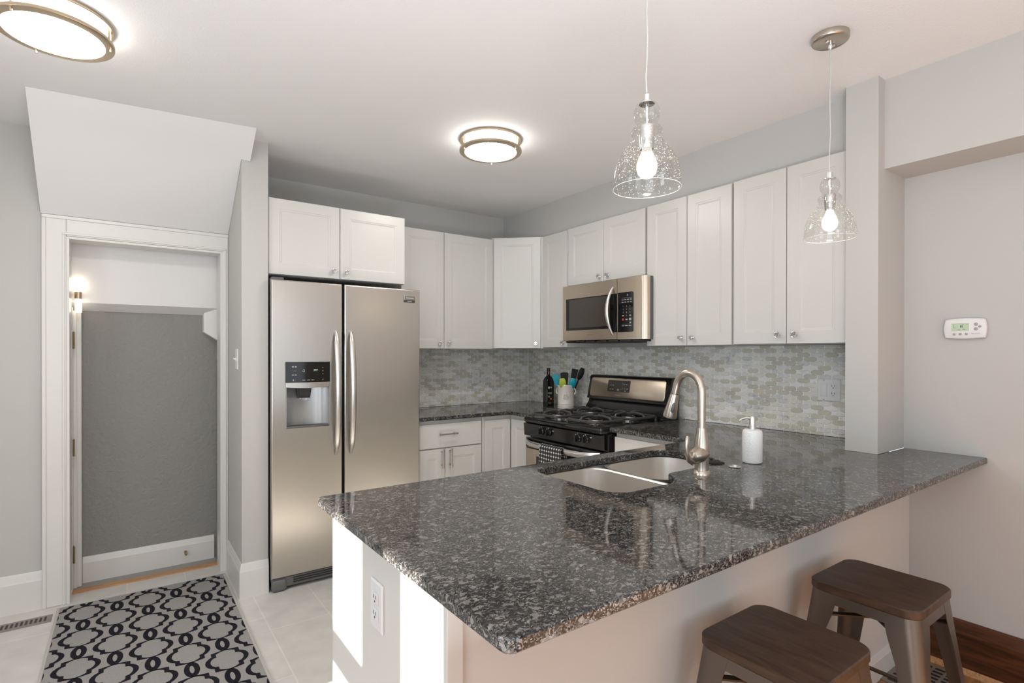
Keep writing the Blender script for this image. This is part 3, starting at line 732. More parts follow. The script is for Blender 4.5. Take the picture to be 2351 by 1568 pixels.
sd = thing('soap_dispenser', 'round white soap dispenser with a steel pump, right of the faucet', 'soap dispenser', (1.995, 1.158, ZC))
b = MB(); b.lathe([(0.030, 0.0), (0.0345, 0.002), (0.0375, 0.007), (0.0375, 0.118), (0.0350, 0.127), (0.028, 0.131), (0.012, 0.132)], 36, cap0=True, cap1=True)
mw = pbr('dimpled_white_ceramic', (0.80, 0.795, 0.78), 0.3)
nt = mw.node_tree; tc = node(nt, 'ShaderNodeTexCoord'); vo = node(nt, 'ShaderNodeTexVoronoi'); vo.inputs['Scale'].default_value = 170; nt.links.new(tc.outputs['Object'], vo.inputs['Vector'])
bp = node(nt, 'ShaderNodeBump'); bp.inputs['Strength'].default_value = 0.35; bp.inputs['Distance'].default_value = 0.002; nt.links.new(vo.outputs['Distance'], bp.inputs['Height']); nt.links.new(bp.outputs[0], nt.nodes['Principled BSDF'].inputs['Normal'])
obj('bottle', b, mw, sd)
b = MB(); b.lathe([(0.0135, 0.132), (0.0135, 0.145), (0.0115, 0.146), (0.0110, 0.152), (0.0110, 0.178), (0.0095, 0.182), (0.0, 0.183)], 20, cap0=True); pm = obj('pump', b, M_handle, sd, 'polished steel pump')
b = MB(); dv = Vector((-0.80, 0.60, 0)); b.tube([Vector((0, 0, 0.174)) + dv * 0.008, Vector((0, 0, 0.175)) + dv * 0.025, Vector((0, 0, 0.172)) + dv * 0.040, Vector((0, 0, 0.165)) + dv * 0.051], [0.0048, 0.0040, 0.0036, 0.0028], 8); obj('nozzle', b, M_handle, pm)

b = MB(); b.lathe([(0.021, 0.0), (0.0225, 0.0025), (0.019, 0.004), (0.012, 0.0045), (0.010, 0.008), (0.004, 0.0095), (0.0, 0.0095)], 24, cap0=True)
o = obj('sink_hole_cap', b, M_chrome, None, 'small round chrome cap on the worktop in front of the soap dispenser', cat='cap'); o.location = (1.862, 1.150, ZC)
b = MB()  # small rough dark piece, flat on the worktop
pts = [(0.052 * math.cos(a) * (1 + 0.12 * math.sin(3 * a + 1)), 0.027 * math.sin(a) * (1 + 0.15 * math.cos(2 * a))) for a in [2 * PI * i / 26 for i in range(26)]]
b.loft([[(x, y, 0) for x, y in pts], [(x * 1.03, y * 1.03, 0.003) for x, y in pts], [(x * 0.9, y * 0.88, 0.006) for x, y in pts]])
o = obj('flat_pad', b, pbr('rough_black', (0.012, 0.011, 0.010), 0.85, bump=(300, 1.0, 0.004)), None, 'small flat black pad lying on the worktop behind the faucet', cat='pad'); o.location = (1.845, 1.245, ZC); o.rotation_euler = (0, 0, -0.62)

# oil bottle
ob = thing('oil_bottle', 'tall square dark glass oil bottle standing left of the utensil crock', 'bottle', (2.80, 3.385, ZC), -0.18)
b = MB(); hb = 0.036
def sq(h_, z, r): return [(x, y, z) for x, y in rpoly([(-h_, -h_), (h_, -h_), (h_, h_), (-h_, h_)], min(r, h_ * 0.98), 4)]
b.loft([sq(hb - 0.003, 0, 0.008), sq(hb, 0.003, 0.008), sq(hb, 0.205, 0.008), sq(hb - 0.004, 0.220, 0.012), sq(0.025, 0.236, 0.016), sq(0.0155, 0.248, 0.0152), sq(0.0130, 0.262, 0.0127), sq(0.0130, 0.288, 0.0127)])
obtl = obj('bottle', b, M_bottle, ob, 'dark square glass body with a printed label')
b = MB(); b.lathe([(0.0142, 0.284), (0.0145, 0.286), (0.0145, 0.309), (0.0130, 0.311), (0.0, 0.311)], 20, cap0=True); obj('cap', b, M_slot, ob, 'black screw cap')
b = MB(); 
def mark(x0, x1, z0, z1, mi): b.mi = mi; b.box(x0, x1, -hb - 0.0008, -hb - 0.0002, z0, z1)
b.mi = 0; b.prism(rpoly([(-0.022, 0.160), (-0.022, 0.148), (-0.0155, 0.139), (-0.009, 0.148), (-0.009, 0.160)][::-1], 0.001), 'y', -hb - 0.0008, -hb - 0.0002)
mark(-0.0168, -0.0142, 0.143, 0.158, 2)
R_ = Matrix.Rotation(PI / 2, 3, 'X')
b.mi = 0; b.disc((0.004, -hb - 0.0008, 0.153), 0.0062, 16, R_); b.mi = 3; b.disc((0.004, -hb - 0.0010, 0.152), 0.004, 12, R_)
b.mi = 1
for z_, w_ in ((0.112, 0.017), (0.107, 0.020), (0.102, 0.013)): mark(-0.006 - w_, -0.006 + w_, z_ - 0.0016, z_ + 0.0016, 1)
b.mi = 1; b.disc((-0.014, -hb - 0.0008, 0.080), 0.0088, 16, R_); b.mi = 3; b.disc((-0.012, -hb - 0.0010, 0.080), 0.004, 10, R_)
mark(-0.004, 0.008, 0.054, 0.068, 4); mark(-0.024, 0.006, 0.032, 0.0345, 1); mark(-0.022, 0.004, 0.022, 0.024, 1)
merge(obtl, obj('print', b, [M_ink, M_inkg, M_red, M_green, M_orange], ob, smooth=0))

# utensil crock and utensils
CRX, CRY = 2.790, 3.160
ck = thing('utensil_crock', 'cream ceramic crock full of kitchen utensils, left of the stove', 'crock', (CRX, CRY, ZC))
b = MB(); b.lathe([(0.060, 0.0), (0.0645, 0.002), (0.066, 0.008), (0.0645, 0.016), (0.0655, 0.020), (0.0655, 0.026), (0.0635, 0.029), (0.0645, 0.034), (0.0645, 0.040), (0.0625, 0.043), (0.0632, 0.12), (0.0645, 0.160), (0.067, 0.172), (0.0685, 0.180), (0.0665, 0.184), (0.0615, 0.184), (0.059, 0.176), (0.058, 0.010), (0.0, 0.009)], 40, cap0=True)
obj('pot', b, M_ceramic, ck)
for a in (0.0, PI):
    b = MB(); ax = Vector((math.cos(a + 0.62 - PI / 2 + PI * 0), math.sin(a + 0.62 - PI / 2), 0)); tang = Vector((-ax.y, ax.x, 0))
    b.tube([Vector((0, 0, 0.135)) + ax * (0.0645 + 0.011 * math.sin(k)) + Vector((0, 0, -0.022 * math.cos(k))) for k in [PI * i / 10 for i in range(11)]], 0.005, 8, up=tuple(tang)); obj('handle', b, M_ceramic, ck)
b = MB(); fr = Vector((-0.66, -0.75, 0)); sd_ = Vector((fr.y, -fr.x, 0)) * -1
for k in range(9):
    a = 2 * PI * k / 9; c_ = fr * 0.0645 + sd_ * (0.017 * math.cos(a)) + Vector((0, 0, 0.095 + 0.019 * math.sin(a)))
    b.sphere(c_, 0.0058, 8, 6, (1, 1, 1)) if False else b.tube([c_ - Vector((0, 0, 0.006)), c_, c_ + Vector((0, 0, 0.006))], [0.002, 0.0052, 0.002], 8)
for k in range(6):
    a = 2 * PI * k / 6; c_ = fr * 0.0632 + sd_ * (0.0075 * math.cos(a)) + Vector((0, 0, 0.096 + 0.0085 * math.sin(a))); dq = sd_ * math.cos(a) + Vector((0, 0, math.sin(a)))
    b.tube([c_ - dq * 0.005, c_, c_ + dq * 0.005], [0.0015, 0.0045, 0.0015], 8)
obj('relief_ornament', b, M_ceramic, ck)
def utensil(name, label, cat, px, py, lean, top, mats, head):
    """stem rises from the crock at (px,py) towards lean (dx,dy) and carries the head at height top"""
    t = thing(name, label, cat, (CRX + px * 0.4, CRY + py * 0.4, ZC + 0.0105), 0, 'utensils in the cream crock')
    e = Vector((px * 0.6 + lean[0], py * 0.6 + lean[1], top))
    b = MB(); b.tube([(0, 0, 0.004), tuple(e * 0.5), tuple(e)], [0.0045, 0.005, 0.0045], 8); obj('stem', b, mats[0], t)
    up = e.normalized(); wv = Vector((0.81, -0.58, 0)); wv = (wv - up * wv.dot(up)).normalized(); nv = up.cross(wv)
    b = MB(); b.M = Matrix((( wv.x, nv.x, up.x, e.x), (wv.y, nv.y, up.y, e.y), (wv.z, nv.z, up.z, e.z), (0, 0, 0, 1)))
    head(b); obj('head', b, mats[1], t); return t
def h_spoon(rx, rz):
    def f(b):
        L = []
        for i in range(11):
            k = i / 10; z = rz * 2 * k - 0.006; s_ = math.sqrt(max(0.0, 1 - ((k - 0.55) / 0.56) ** 2)); L.append([(rx * max(0.12, s_) * math.cos(a), (0.010 * s_ + 0.002) * math.sin(a) * 0.6 - 0.012 * s_, z) for a in [2 * PI * j / 14 for j in range(14)]])
        b.loft(L)
    return f
def h_blade(w0, w1, h_, r, th=0.004):
    def f(b): b.prism(rpoly([(-w0, -0.004), (w0, -0.004), (w1, h_), (-w1, h_)], [0.004, 0.004, r, r], 4), 'y', -th / 2, th / 2)
    return f
def h_slotted(w0, w1, h_):
    def f(b):
        n = 4; w = 2 * w1
        b.box(-w1, w1, -0.002, 0.002, h_ - 0.014, h_, 0.0012); b.prism([(-w0, -0.004), (w0, -0.004), (w1, 0.02), (-w1, 0.02)], 'y', -0.002, 0.002)
        for i in range(n + 1):
            x = -w1 + i * w / n; b.box(max(-w1, x - 0.0035), min(w1, x + 0.0035), -0.002, 0.002, 0.018, h_ - 0.012)
    return f
utensil('silicone_spatula', 'teal silicone spatula at the left of the crock, behind the lime spoon', 'utensil', -0.032, 0.024, (-0.022, 0.010), 0.172, (M_teal, M_teal), h_blade(0.019, 0.025, 0.085, 0.009, 0.007))
utensil('silicone_spoon', 'lime green silicone spoon at the front of the crock', 'utensil', -0.028, -0.012, (-0.016, -0.006), 0.152, (M_lime, M_lime), h_spoon(0.027, 0.042))
utensil('silicone_spoon', 'teal silicone spoon at the front of the crock, right of the lime one', 'utensil', 0.006, -0.034, (0.006, -0.016), 0.152, (M_teal, M_teal), h_spoon(0.0275, 0.042))
utensil('turner', 'wide black nylon turner with a rounded top in the middle of the crock', 'utensil', 0.006, 0.014, (0.000, 0.006), 0.180, (M_blacknylon, M_blacknylon), h_blade(0.022, 0.034, 0.090, 0.016))
utensil('slotted_turner', 'black slotted turner, the tallest straight blade in the crock', 'utensil', 0.030, -0.014, (0.014, -0.016), 0.195, (M_blacknylon, M_blacknylon), h_blade(0.018, 0.026, 0.104, 0.003, 0.004))
utensil('serving_spoon', 'black serving spoon leaning out to the right of the crock', 'utensil', 0.040, -0.030, (0.030, -0.040), 0.218, (M_blacknylon, M_blacknylon), h_spoon(0.022, 0.050))

# ------------------------------------------------------------------ refrigerator
fr_ = thing('refrigerator', 'stainless steel side-by-side refrigerator with ice and water dispenser', 'refrigerator', (0.651, 3.20, 0))
b = MB(); b.box(0.006, 0.902, 0.068, 0.655, 0.03, 1.742, 0.004); obj('cabinet_body', b, M_darkgrey, fr_, 'dark grey cabinet body')
def fridge_door(x0, x1, hole=None):
    m_ = MB(); z0, z1 = 0.078, 1.757
    def R(i, y): return [(x0 + i, y, z0 + i), (x1 - i, y, z0 + i), (x1 - i, y, z1 - i), (x0 + i, y, z1 - i)]
    L = [R(0, 0.062), R(0, 0.008), R(0.0015, 0.0035), R(0.004, 0.001), R(0.008, 0.0)]
    if hole:
        hx0, hx1, hz0, hz1 = hole; n = 0
        L += [[(hx0, 0, hz0), (hx1, 0, hz0), (hx1, 0, hz1), (hx0, 0, hz1)], [(hx0, 0.06, hz0), (hx1, 0.06, hz0), (hx1, 0.06, hz1), (hx0, 0.06, hz1)]]
    m_.loft(L, cap1=not hole); return m_
DX0, DX1, DZ0, DZ1 = 0.0745, 0.3235, 0.916, 1.294
ld = obj('freezer_door', fridge_door(0.0, 0.397, (DX0, DX1, DZ0, DZ1)), M_steel, fr_, smooth=0)
rd = obj('fridge_door', fridge_door(0.410, 0.907), M_steel, fr_, smooth=0)
def fhandle(x, dx):
    m_ = MB(); N = 22; z0, z1 = 0.742, 1.478; P = []; rr = []
    for i in range(N + 1):
        k = i / N; z = z0 + (z1 - z0) * k; bow = math.sin(PI * k) ** 0.55
        P.append((x + dx * bow, -0.004 - 0.058 * bow, z)); rr.append(0.0165 * (0.35 + 0.65 * min(1, math.sin(PI * k) * 3 + 0.1)))
    m_.tube(P, rr, 14, flat=(1.0, 0.62), up=(1, 0, 0)); return m_
obj('handle', fhandle(0.356, 0.0), M_handle, ld, 'bowed steel handle')
obj('handle', fhandle(0.446, 0.0), M_handle, rd, 'bowed steel handle')
b = MB(); b.box(0.792, 0.869, -0.0025, -0.0002, 1.686, 1.712); b.mi = 1; b.box(0.792, 0.869, -0.0025, -0.0002, 1.671, 1.686); b.mi = 2; b.box(0.795, 0.798, -0.0035, -0.0025, 1.686, 1.713)
bd = obj('badge', b, [pbr('badge_grey', (0.20, 0.185, 0.165), 0.4, 0.6), pbr('badge_dark', (0.05, 0.042, 0.034), 0.4, 0.3), M_handle], rd, 'small rectangular maker badge', smooth=0)
text('lettering', 'FRIGIDAIRE', 0.0105, M_ink, bd, at(0.834, -0.003, 1.699)); text('lettering', 'GALLERY', 0.0075, M_ink, bd, at(0.832, -0.003, 1.6785))
ds = MB(); ds.mi = 0
ds.box(DX0 + 0.0003, DX1 - 0.0003, 0.058, 0.062, DZ0, DZ1)
def arcq(z0, z1, yk):   # curved back wall of the niche
    N = 10; L = []
    for zz in (z0, z1): L.append([(DX0 + 0.006 + (DX1 - DX0 - 0.012) * i / N, 0.004 + yk * math.sin(PI * i / N) ** 0.5, zz) for i in range(N + 1)])
    ds.loft(L, False, False, closed=False)
arcq(DZ0 + 0.012, 1.150, 0.050)
ds.box(DX0 + 0.0003, DX0 + 0.006, -0.001, 0.058, DZ0 + 0.0005, 1.176); ds.box(DX1 - 0.006, DX1 - 0.0003, -0.001, 0.058, DZ0 + 0.0005, 1.176); 
dsp = obj('dispenser', ds, [pbr('niche_silver', (0.42, 0.42, 0.42), 0.3, 0.7)], fr_, 'recessed silver ice and water dispenser niche')
b = MB(); b.loft([[(DX0 + 0.0005, -0.003, 1.176), (DX1 - 0.0005, -0.003, 1.176), (DX1 - 0.0005, 0.03, 1.176), (DX0 + 0.0005, 0.03, 1.176)], [(DX0 + 0.0005, -0.003, DZ1 - 0.0005), (DX1 - 0.0005, -0.003, DZ1 - 0.0005), (DX1 - 0.0005, 0.03, DZ1 - 0.0005), (DX0 + 0.0005, 0.03, DZ1 - 0.0005)]])
cp = obj('control_panel', b, M_blackglass, dsp, 'glossy black control panel', smooth=0)
b = MB()
for x in (0.110, 0.125): b.box(x, x + 0.010, -0.0036, -0.0030, 1.262, 1.270); b.box(x, x + 0.010, -0.0036, -0.0030, 1.216, 1.222)
for x in (0.166, 0.192, 0.216): b.box(x, x + 0.017, -0.0036, -0.0030, 1.1875, 1.1905)
for z in (1.258, 1.239, 1.222): b.box(0.280, 0.284, -0.0036, -0.0030, z, z + 0.004)
b.box(0.114, 0.120, -0.0036, -0.0030, 1.185, 1.194); b.box(0.277, 0.287, -0.0036, -0.0030, 1.190, 1.193); b.box(0.118, 0.134, -0.0036, -0.0030, 1.2425, 1.2435)
merge(cp, obj('print', b, M_inkg, dsp, smooth=0))
text('digits', '-2', 0.020, M_led, dsp, at(0.172, -0.0034, 1.243)); text('digits', '39F', 0.017, M_led, dsp, at(0.240, -0.0034, 1.245))
b = MB(); N = 12
L = []
for zz, dz in ((1.1755, 0), (1.150, -0.007)):
    L.append([(DX0 + 0.001 + (DX1 - DX0 - 0.002) * i / N, -0.004 - 0.006 * math.sin(PI * i / N), zz + dz * math.sin(PI * i / N)) for i in range(N + 1)])
b.loft([L[0], L[1], [(x, 0.03, z) for x, y, z in L[1]], [(x, 0.03, z) for x, y, z in L[0]]], False, False, closed=False); obj('lip', b, M_steel, dsp, 'curved steel lip')
b = MB(); b.prism([(0.137, 1.148), (0.222, 1.148), (0.213, 1.086), (0.146, 1.086)][::-1], 'y', 0.010, 0.034); b.prism([(0.150, 1.148), (0.209, 1.148), (0.205, 1.10), (0.154, 1.10)][::-1], 'y', 0.004, 0.012); obj('chute', b, M_slot, dsp, 'black ice chute')
b = MB(); b.box(0.157, 0.199, 0.012, 0.030, 1.068, 1.096, 0.003); obj('paddle', b, M_crystal, dsp, 'clear dispenser paddle')
b = MB(); b.box(DX0 + 0.006, DX1 - 0.006, -0.002, 0.056, DZ0 + 0.001, DZ0 + 0.011, 0.002); b.mi = 1; b.box(DX0 + 0.02, DX1 - 0.02, 0.004, 0.045, DZ0 + 0.0105, DZ0 + 0.0118); obj('drip_tray', b, [M_darkgrey, M_slot], dsp, 'dark drip tray')
b = MB(); b.box(0.004, 0.903, 0.014, 0.075, 0.018, 0.074, 0.006)
for i in range(3): b.mi = 1; b.box(0.12, 0.79, 0.010, 0.016, 0.034 + i * 0.013, 0.040 + i * 0.013)
b.mi = 0; b.box(0.004, 0.085, 0.0, 0.06, 0.002, 0.070, 0.016, 3); b.box(0.822, 0.903, 0.0, 0.06, 0.002, 0.070, 0.016, 3)
obj('base_grille', b, [M_grille, M_slot], fr_, 'grey base grille with rounded feet')
b = MB(); b.box(0.004, 0.07, 0.01, 0.10, 1.743, 1.772, 0.006); obj('hinge_cover', b, M_darkgrey, fr_, 'grey hinge cover')

# ------------------------------------------------------------------ gas stove
ra = thing('gas_stove', 'black and stainless gas stove with four burners', 'stove', (2.24, 2.945, 0), ROT_R)
ra.scale = (0.98, 1, 1)
b = MB(); b.box(0.004, 0.756, 0.03, 0.68, 0.05, 0.872, 0.003); b.box(0.03, 0.73, 0.06, 0.68, 0.0, 0.05); obj('body', b, M_black, ra)
b = MB(); b.box(0.0, 0.76, -0.028, 0.567, 0.872, 0.912, 0.016, 4); ct = obj('cooktop', b, M_black, ra)
b = MB(); b.prism([(0.002, 0.780), (-0.020, 0.786), (-0.026, 0.868), (0.002, 0.871)][::-1], 'x', 0.003, 0.757); kp = obj('knob_panel', b, M_black, ra)
for x in (0.203, 0.280, 0.562, 0.631):
    b = MB(); R = Matrix.Rotation(PI / 2, 3, 'X'); b.lathe([(0.024, 0), (0.024, 0.008), (0.020, 0.012), (0.019, 0.020), (0.0, 0.021)], 20, (x, -0.0235, 0.833), R, True); b.box(x - 0.005, x + 0.005, -0.056, -0.04, 0.813, 0.853, 0.003); obj('knob', b, M_black, kp)
b = MB()
for x in (0.175, 0.252, 0.534, 0.603):
    for k in range(3): b.box(x - 0.004 + k * 0.004, x - 0.001 + k * 0.004, -0.0262, -0.0256, 0.838 + k * 0.006, 0.842 + k * 0.006)
    b.box(x + 0.022, x + 0.024, -0.0262, -0.0256, 0.857, 0.863)
merge(kp, obj('print', b, M_ink, ra, smooth=0))
text('lettering', 'OFF', 0.010, M_ink, kp, at(0.672, -0.0258, 0.848)); text('lettering', 'LITE', 0.008, M_ink, kp, at(0.320, -0.0258, 0.846))
b = MB(); b.box(0.004, 0.756, -0.012, 0.028, 0.70, 0.772, 0.008); b.mi = 1; b.box(0.004, 0.756, -0.012, 0.028, 0.20, 0.70, 0.006); b.mi = 0
od = obj('oven_door', b, [M_black, M_steelrefl], ra)
b = MB(); b.box(0.13, 0.63, -0.0145, -0.0115, 0.33, 0.655, 0.001); obj('oven_window', b, M_blackglass, od, 'dark oven window')
b = MB(); P = []; 
for i in range(25):
    k = i / 24; bow = min(1.0, math.sin(PI * k) * 2.2) ; P.append((0.022 + 0.716 * k, -0.014 - 0.05 * bow ** 0.7, 0.748 - 0.010 * math.sin(PI * k)))
b.tube(P, 0.0165, 14, flat=(1.15, 0.62), up=(0, 0, 1)); obj('handle', b, M_handle, od, 'wide bowed steel handle')
b = MB(); b.box(0.004, 0.756, -0.010, 0.028, 0.06, 0.19, 0.006); obj('drawer', b, M_steelrefl, ra, 'stainless lower drawer')
# backguard
b = MB(); b.prism([(0.560, 0.905), (0.560, 0.955), (0.590, 0.990), (0.595, 1.008), (0.570, 1.014), (0.577, 1.030), (0.605, 1.170), (0.618, 1.184), (0.665, 1.186), (0.678, 1.16), (0.678, 0.905)][::-1], 'x', 0.0, 0.76)
bg = obj('backguard', b, M_black, ra, 'black backguard', smooth=50)
pa = Vector((0, 0.577, 1.030)); pb = Vector((0, 0.605, 1.170)); sl = (pb - pa).normalized(); nn = Vector((0, -sl.z, sl.y))
def onpanel(x, k, d): q = pa + (pb - pa) * k + nn * d; return (x, q.y, q.z)
b = MB(); out = rpoly([(0.030, 0.02), (0.722, 0.02), (0.722, 0.97), (0.030, 0.97)], 0.0, 1)
pl = []
for x, z in rpoly([(0.028, 0.0), (0.724, 0.0), (0.724, 0.130), (0.028, 0.130)], 0.016, 4): pl.append((x, z / 0.133))
b.loft([[onpanel(x, k, 0.0002) for x, k in pl], [onpanel(x, k, 0.004) for x, k in pl], [onpanel(0.376 + (x - 0.376) * 0.996, 0.49 + (k - 0.49) * 0.97, 0.0052) for x, k in pl]])
sp = obj('steel_panel', b, M_steelrefl, bg, 'stainless control panel')
b = MB(); pl = [(x, z / 0.133) for x, z in rpoly([(0.205, 0.038), (0.418, 0.038), (0.418, 0.116), (0.205, 0.116)], 0.006, 3)]
b.loft([[onpanel(x, k, 0.0054) for x, k in pl], [onpanel(x, k, 0.0068) for x, k in pl]]); sdisp = obj('display', b, pbr('stove_display', (0.045, 0.035, 0.028), 0.15), bg, 'dark touch display')
b = MB()
for x, k, w_ in ((0.235, 0.62, 0.012), (0.258, 0.62, 0.012), (0.235, 0.42, 0.012), (0.258, 0.42, 0.012), (0.31, 0.42, 0.016), (0.312, 0.35, 0.020), (0.365, 0.68, 0.01), (0.385, 0.68, 0.014), (0.350, 0.47, 0.008), (0.372, 0.47, 0.010), (0.395, 0.47, 0.014), (0.378, 0.36, 0.012), (0.35, 0.70, 0.006)):
    b.loft([[onpanel(x - w_ / 2, k - 0.018, 0.0069), onpanel(x + w_ / 2, k - 0.018, 0.0069), onpanel(x + w_ / 2, k + 0.018, 0.0069), onpanel(x - w_ / 2, k + 0.018, 0.0069)], [onpanel(x - w_ / 2, k - 0.018, 0.0074), onpanel(x + w_ / 2, k - 0.018, 0.0074), onpanel(x + w_ / 2, k + 0.018, 0.0074), onpanel(x - w_ / 2, k + 0.018, 0.0074)]])
merge(sdisp, obj('print', b, M_inkg, ra, smooth=0))
Mt = Matrix.Translation(onpanel(0.312, 0.12, 0.0055)) @ Matrix.Rotation(PI / 2 - math.atan2(pb.y - pa.y, pb.z - pa.z), 4, 'X')
text('lettering', 'FRIGIDAIRE', 0.012, M_inkg, bg, Mt)
# burners and grates
BUR = [(0.20, 0.12), (0.20, 0.42), (0.56, 0.12), (0.56, 0.42)]
for i, (x, y) in enumerate(BUR):
    b = MB(); b.lathe([(0.085, 0.9122), (0.085, 0.9135), (0.048, 0.9145)], 28, (x, y, 0), cap0=True); b.mi = 1; b.lathe([(0.046, 0.9145), (0.044, 0.934), (0.040, 0.936)], 28, (x, y, 0)); b.mi = 0; b.lathe([(0.041, 0.936), (0.041, 0.940), (0.036, 0.943), (0.0, 0.9435)], 28, (x, y, 0))
    obj('burner', b, [M_black, M_handle], ra, 'burner with steel ring and black cap')
def grate(x):
    m_ = MB(); r = 0.0078; z = 0.956
    for y in (0.12, 0.42):
        q = [(x + 0.135 * sx_, y + 0.13 * sy_) for sx_, sy_ in ((-1, -1), (1, -1), (1, 1), (-1, 1))]
        ring = [(a_, b_, 0.936) for a_, b_ in rpoly(q, 0.045, 5)]
        m_.tube(ring + [ring[0], ring[1]], r, 8, caps=False, flat=(1.1, 0.8))
        for sx_, sy_ in ((-1, 0), (1, 0), (0, -1), (0, 1)):
            o_ = Vector((x + 0.135 * sx_, y + 0.13 * sy_, 0.936)); c_ = Vector((x, y, 0)); d_ = (Vector((o_.x, o_.y, 0)) - c_).normalized()
            m_.tube([o_, o_ - d_ * 0.012 + Vector((0, 0, 0.018)), c_ + d_ * 0.07 + Vector((0, 0, z + 0.006)), c_ + d_ * 0.028 + Vector((0, 0, z + 0.004)), c_ + d_ * 0.022 + Vector((0, 0, z - 0.004))], r * 0.95, 8)
        for a_, b_ in q: m_.tube([(x + (a_ - x) * 0.93, y + (b_ - y) * 0.93, 0.9125), (x + (a_ - x) * 0.93, y + (b_ - y) * 0.93, 0.938)], r, 8)
    return m_
obj('grate', grate(0.20), M_blackmatte, ra, 'cast iron grate'); obj('grate', grate(0.56), M_blackmatte, ra, 'cast iron grate')

# dish towel over the oven handle
def towel():
    me = bmesh.new(); uv = me.loops.layers.uv.new('UVMap'); NX, NV = 26, 40; W_ = 0.212
    prof = []   # (y, z) in stove frame
    yh, zh_ = -0.0645, 0.740
    prof += [(yh + 0.022, 0.56 + 0.17 * i / 9) for i in range(10)]
    prof += [(yh - 0.0215 * math.cos(PI - PI * i / 8) * -1 * -1 if False else yh + 0.022 * math.cos(PI * i / 8), 0.742 + 0.020 * math.sin(PI * i / 8)) for i in range(1, 8)]
    prof += [(yh - 0.0225 - 0.006 * (i / 14), 0.742 - 0.235 * i / 14) for i in range(15)]
    d = [0]
    for a_, c_ in zip(prof, prof[1:]): d.append(d[-1] + math.hypot(c_[0] - a_[0], c_[1] - a_[1]))
    grid = []
    for j, (y, z) in enumerate(prof):
        row = []
        for i in range(NX + 1):
            u = i / NX; drop = max(0, 0.742 - z) / 0.235; x = 0.258 + W_ * u + (0.018 * drop * (u - 0.2)) ; sgn = -1 if j > 12 else 1
            wv = 0.006 * math.sin(u * 13 + 0.7) * drop + 0.004 * math.sin(u * 27) * drop
            row.append(me.verts.new((x, y + sgn * abs(wv) * 1.0 + (-0.012 * drop * u if sgn < 0 else 0), z - 0.012 * drop * math.sin(u * 3)))) 
        grid.append(row)
    for j in range(len(prof) - 1):
        for i in range(NX):
            f = me.faces.new((grid[j][i], grid[j][i + 1], grid[j + 1][i + 1], grid[j + 1][i]))
            for l, (a_, c_) in zip(f.loops, ((i, j), (i + 1, j), (i + 1, j + 1), (i, j + 1))): l[uv].uv = (a_ / NX * W_, d[c_])
    m_ = MB(); m_.bm.free(); m_.bm = me; return m_
tw = obj('dish_towel', towel(), M_towel, None, 'black and white checked dish towel hanging over the oven handle', norm=False, cat='towel', smooth=60)
tw.location = (2.24, 2.945, 0); tw.rotation_euler = (0, 0, ROT_R); tw.scale = (0.98, 1, 1)
so = tw.modifiers.new('thickness', 'SOLIDIFY'); so.thickness = 0.0025; so.offset = 0

# ------------------------------------------------------------------ microwave
mv = thing('microwave', 'over-the-range stainless microwave above the stove', 'microwave', (2.56, 2.936, 1.42), ROT_R)
Wm, Hm = 0.766, 0.403
b = MB(); b.box(0.006, Wm - 0.004, 0.035, 0.40, 0.012, 0.4025, 0.002); obj('casing', b, M_darkgrey, mv, 'dark grey casing')
b = MB()
def mface(x0, x1, mat_round=False):
    pass
wx0, wx1, wz0, wz1 = 0.034, 0.476, 0.086, 0.310
def Rm(x0, x1, z0, z1, y): return [(x0, y, z0), (x1, y, z0), (x1, y, z1), (x0, y, z1)]
b.loft([Rm(0.0, 0.530, 0.014, Hm, 0.034), Rm(0.0, 0.530, 0.014, Hm, 0.004), Rm(0.004, 0.529, 0.016, Hm - 0.002, 0.0), Rm(wx0, wx1, wz0, wz1, 0.0), Rm(wx0 + 0.002, wx1 - 0.002, wz0 + 0.002, wz1 - 0.002, 0.006)], cap1=False)
mdoor = obj('door', b, M_steelrefl, mv, smooth=25)
b = MB(); b.box(wx0 + 0.001, wx1 - 0.001, 0.003, 0.010, wz0 + 0.001, wz1 - 0.001); b.mi = 1; b.box(wx0 + 0.035, wx1 - 0.012, 0.0022, 0.003, wz0 + 0.018, wz1 - 0.006)
obj('window', b, [M_blackglass, pbr('microwave_mesh_glass', (0.05, 0.042, 0.035), 0.12)], mdoor, 'dark glass window', smooth=0)
b = MB(); P = []
for i in range(19):
    k = i / 18; bow = math.sin(PI * k) ** 0.8; P.append((0.496 - 0.012 * bow + (0.012 if False else 0), -0.002 - 0.046 * bow, 0.046 + 0.306 * k))
b.tube(P, [0.0085 + 0.0045 * math.sin(PI * i / 18) for i in range(19)], 12, flat=(1, 0.75), up=(1, 0, 0)); obj('handle', b, M_handle, mdoor, 'arched steel handle')
text('lettering', 'FRIGIDAIRE', 0.013, M_vent, mdoor, at(0.285, -0.0004, 0.052))
b = MB(); N = 6
sec = [(0.533, 0.034), (0.533, 0.0)] + [(0.533 + 0.190 * i / 4, 0.0) for i in range(1, 5)] + [(0.723 + 0.042 * math.sin(a), 0.042 - 0.042 * math.cos(a)) for a in [PI / 2 * i / N for i in range(1, N + 1)]]
b.loft([[(x, y, 0.014) for x, y in sec], [(x, y, Hm) for x, y in sec]]); ctl = obj('control_side', b, M_steelrefl, mv, 'stainless control side', smooth=30)
b = MB(); px0, px1, pz0, pz1 = 0.482, 0.668, 0.060, 0.312
pp = rpoly([(0.540, pz0), (px1, pz0), (px1, pz1), (0.540, pz1)], [0, 0.010, 0.010, 0], 3)
b.loft([[(x, -0.0002, z) for x, z in pp], [(x, -0.003, z) for x, z in pp]]); b.loft([Rm(0.478, 0.529, pz0, pz1 - 0.002, -0.0002), Rm(0.478, 0.529, pz0, pz1 - 0.002, -0.003)])
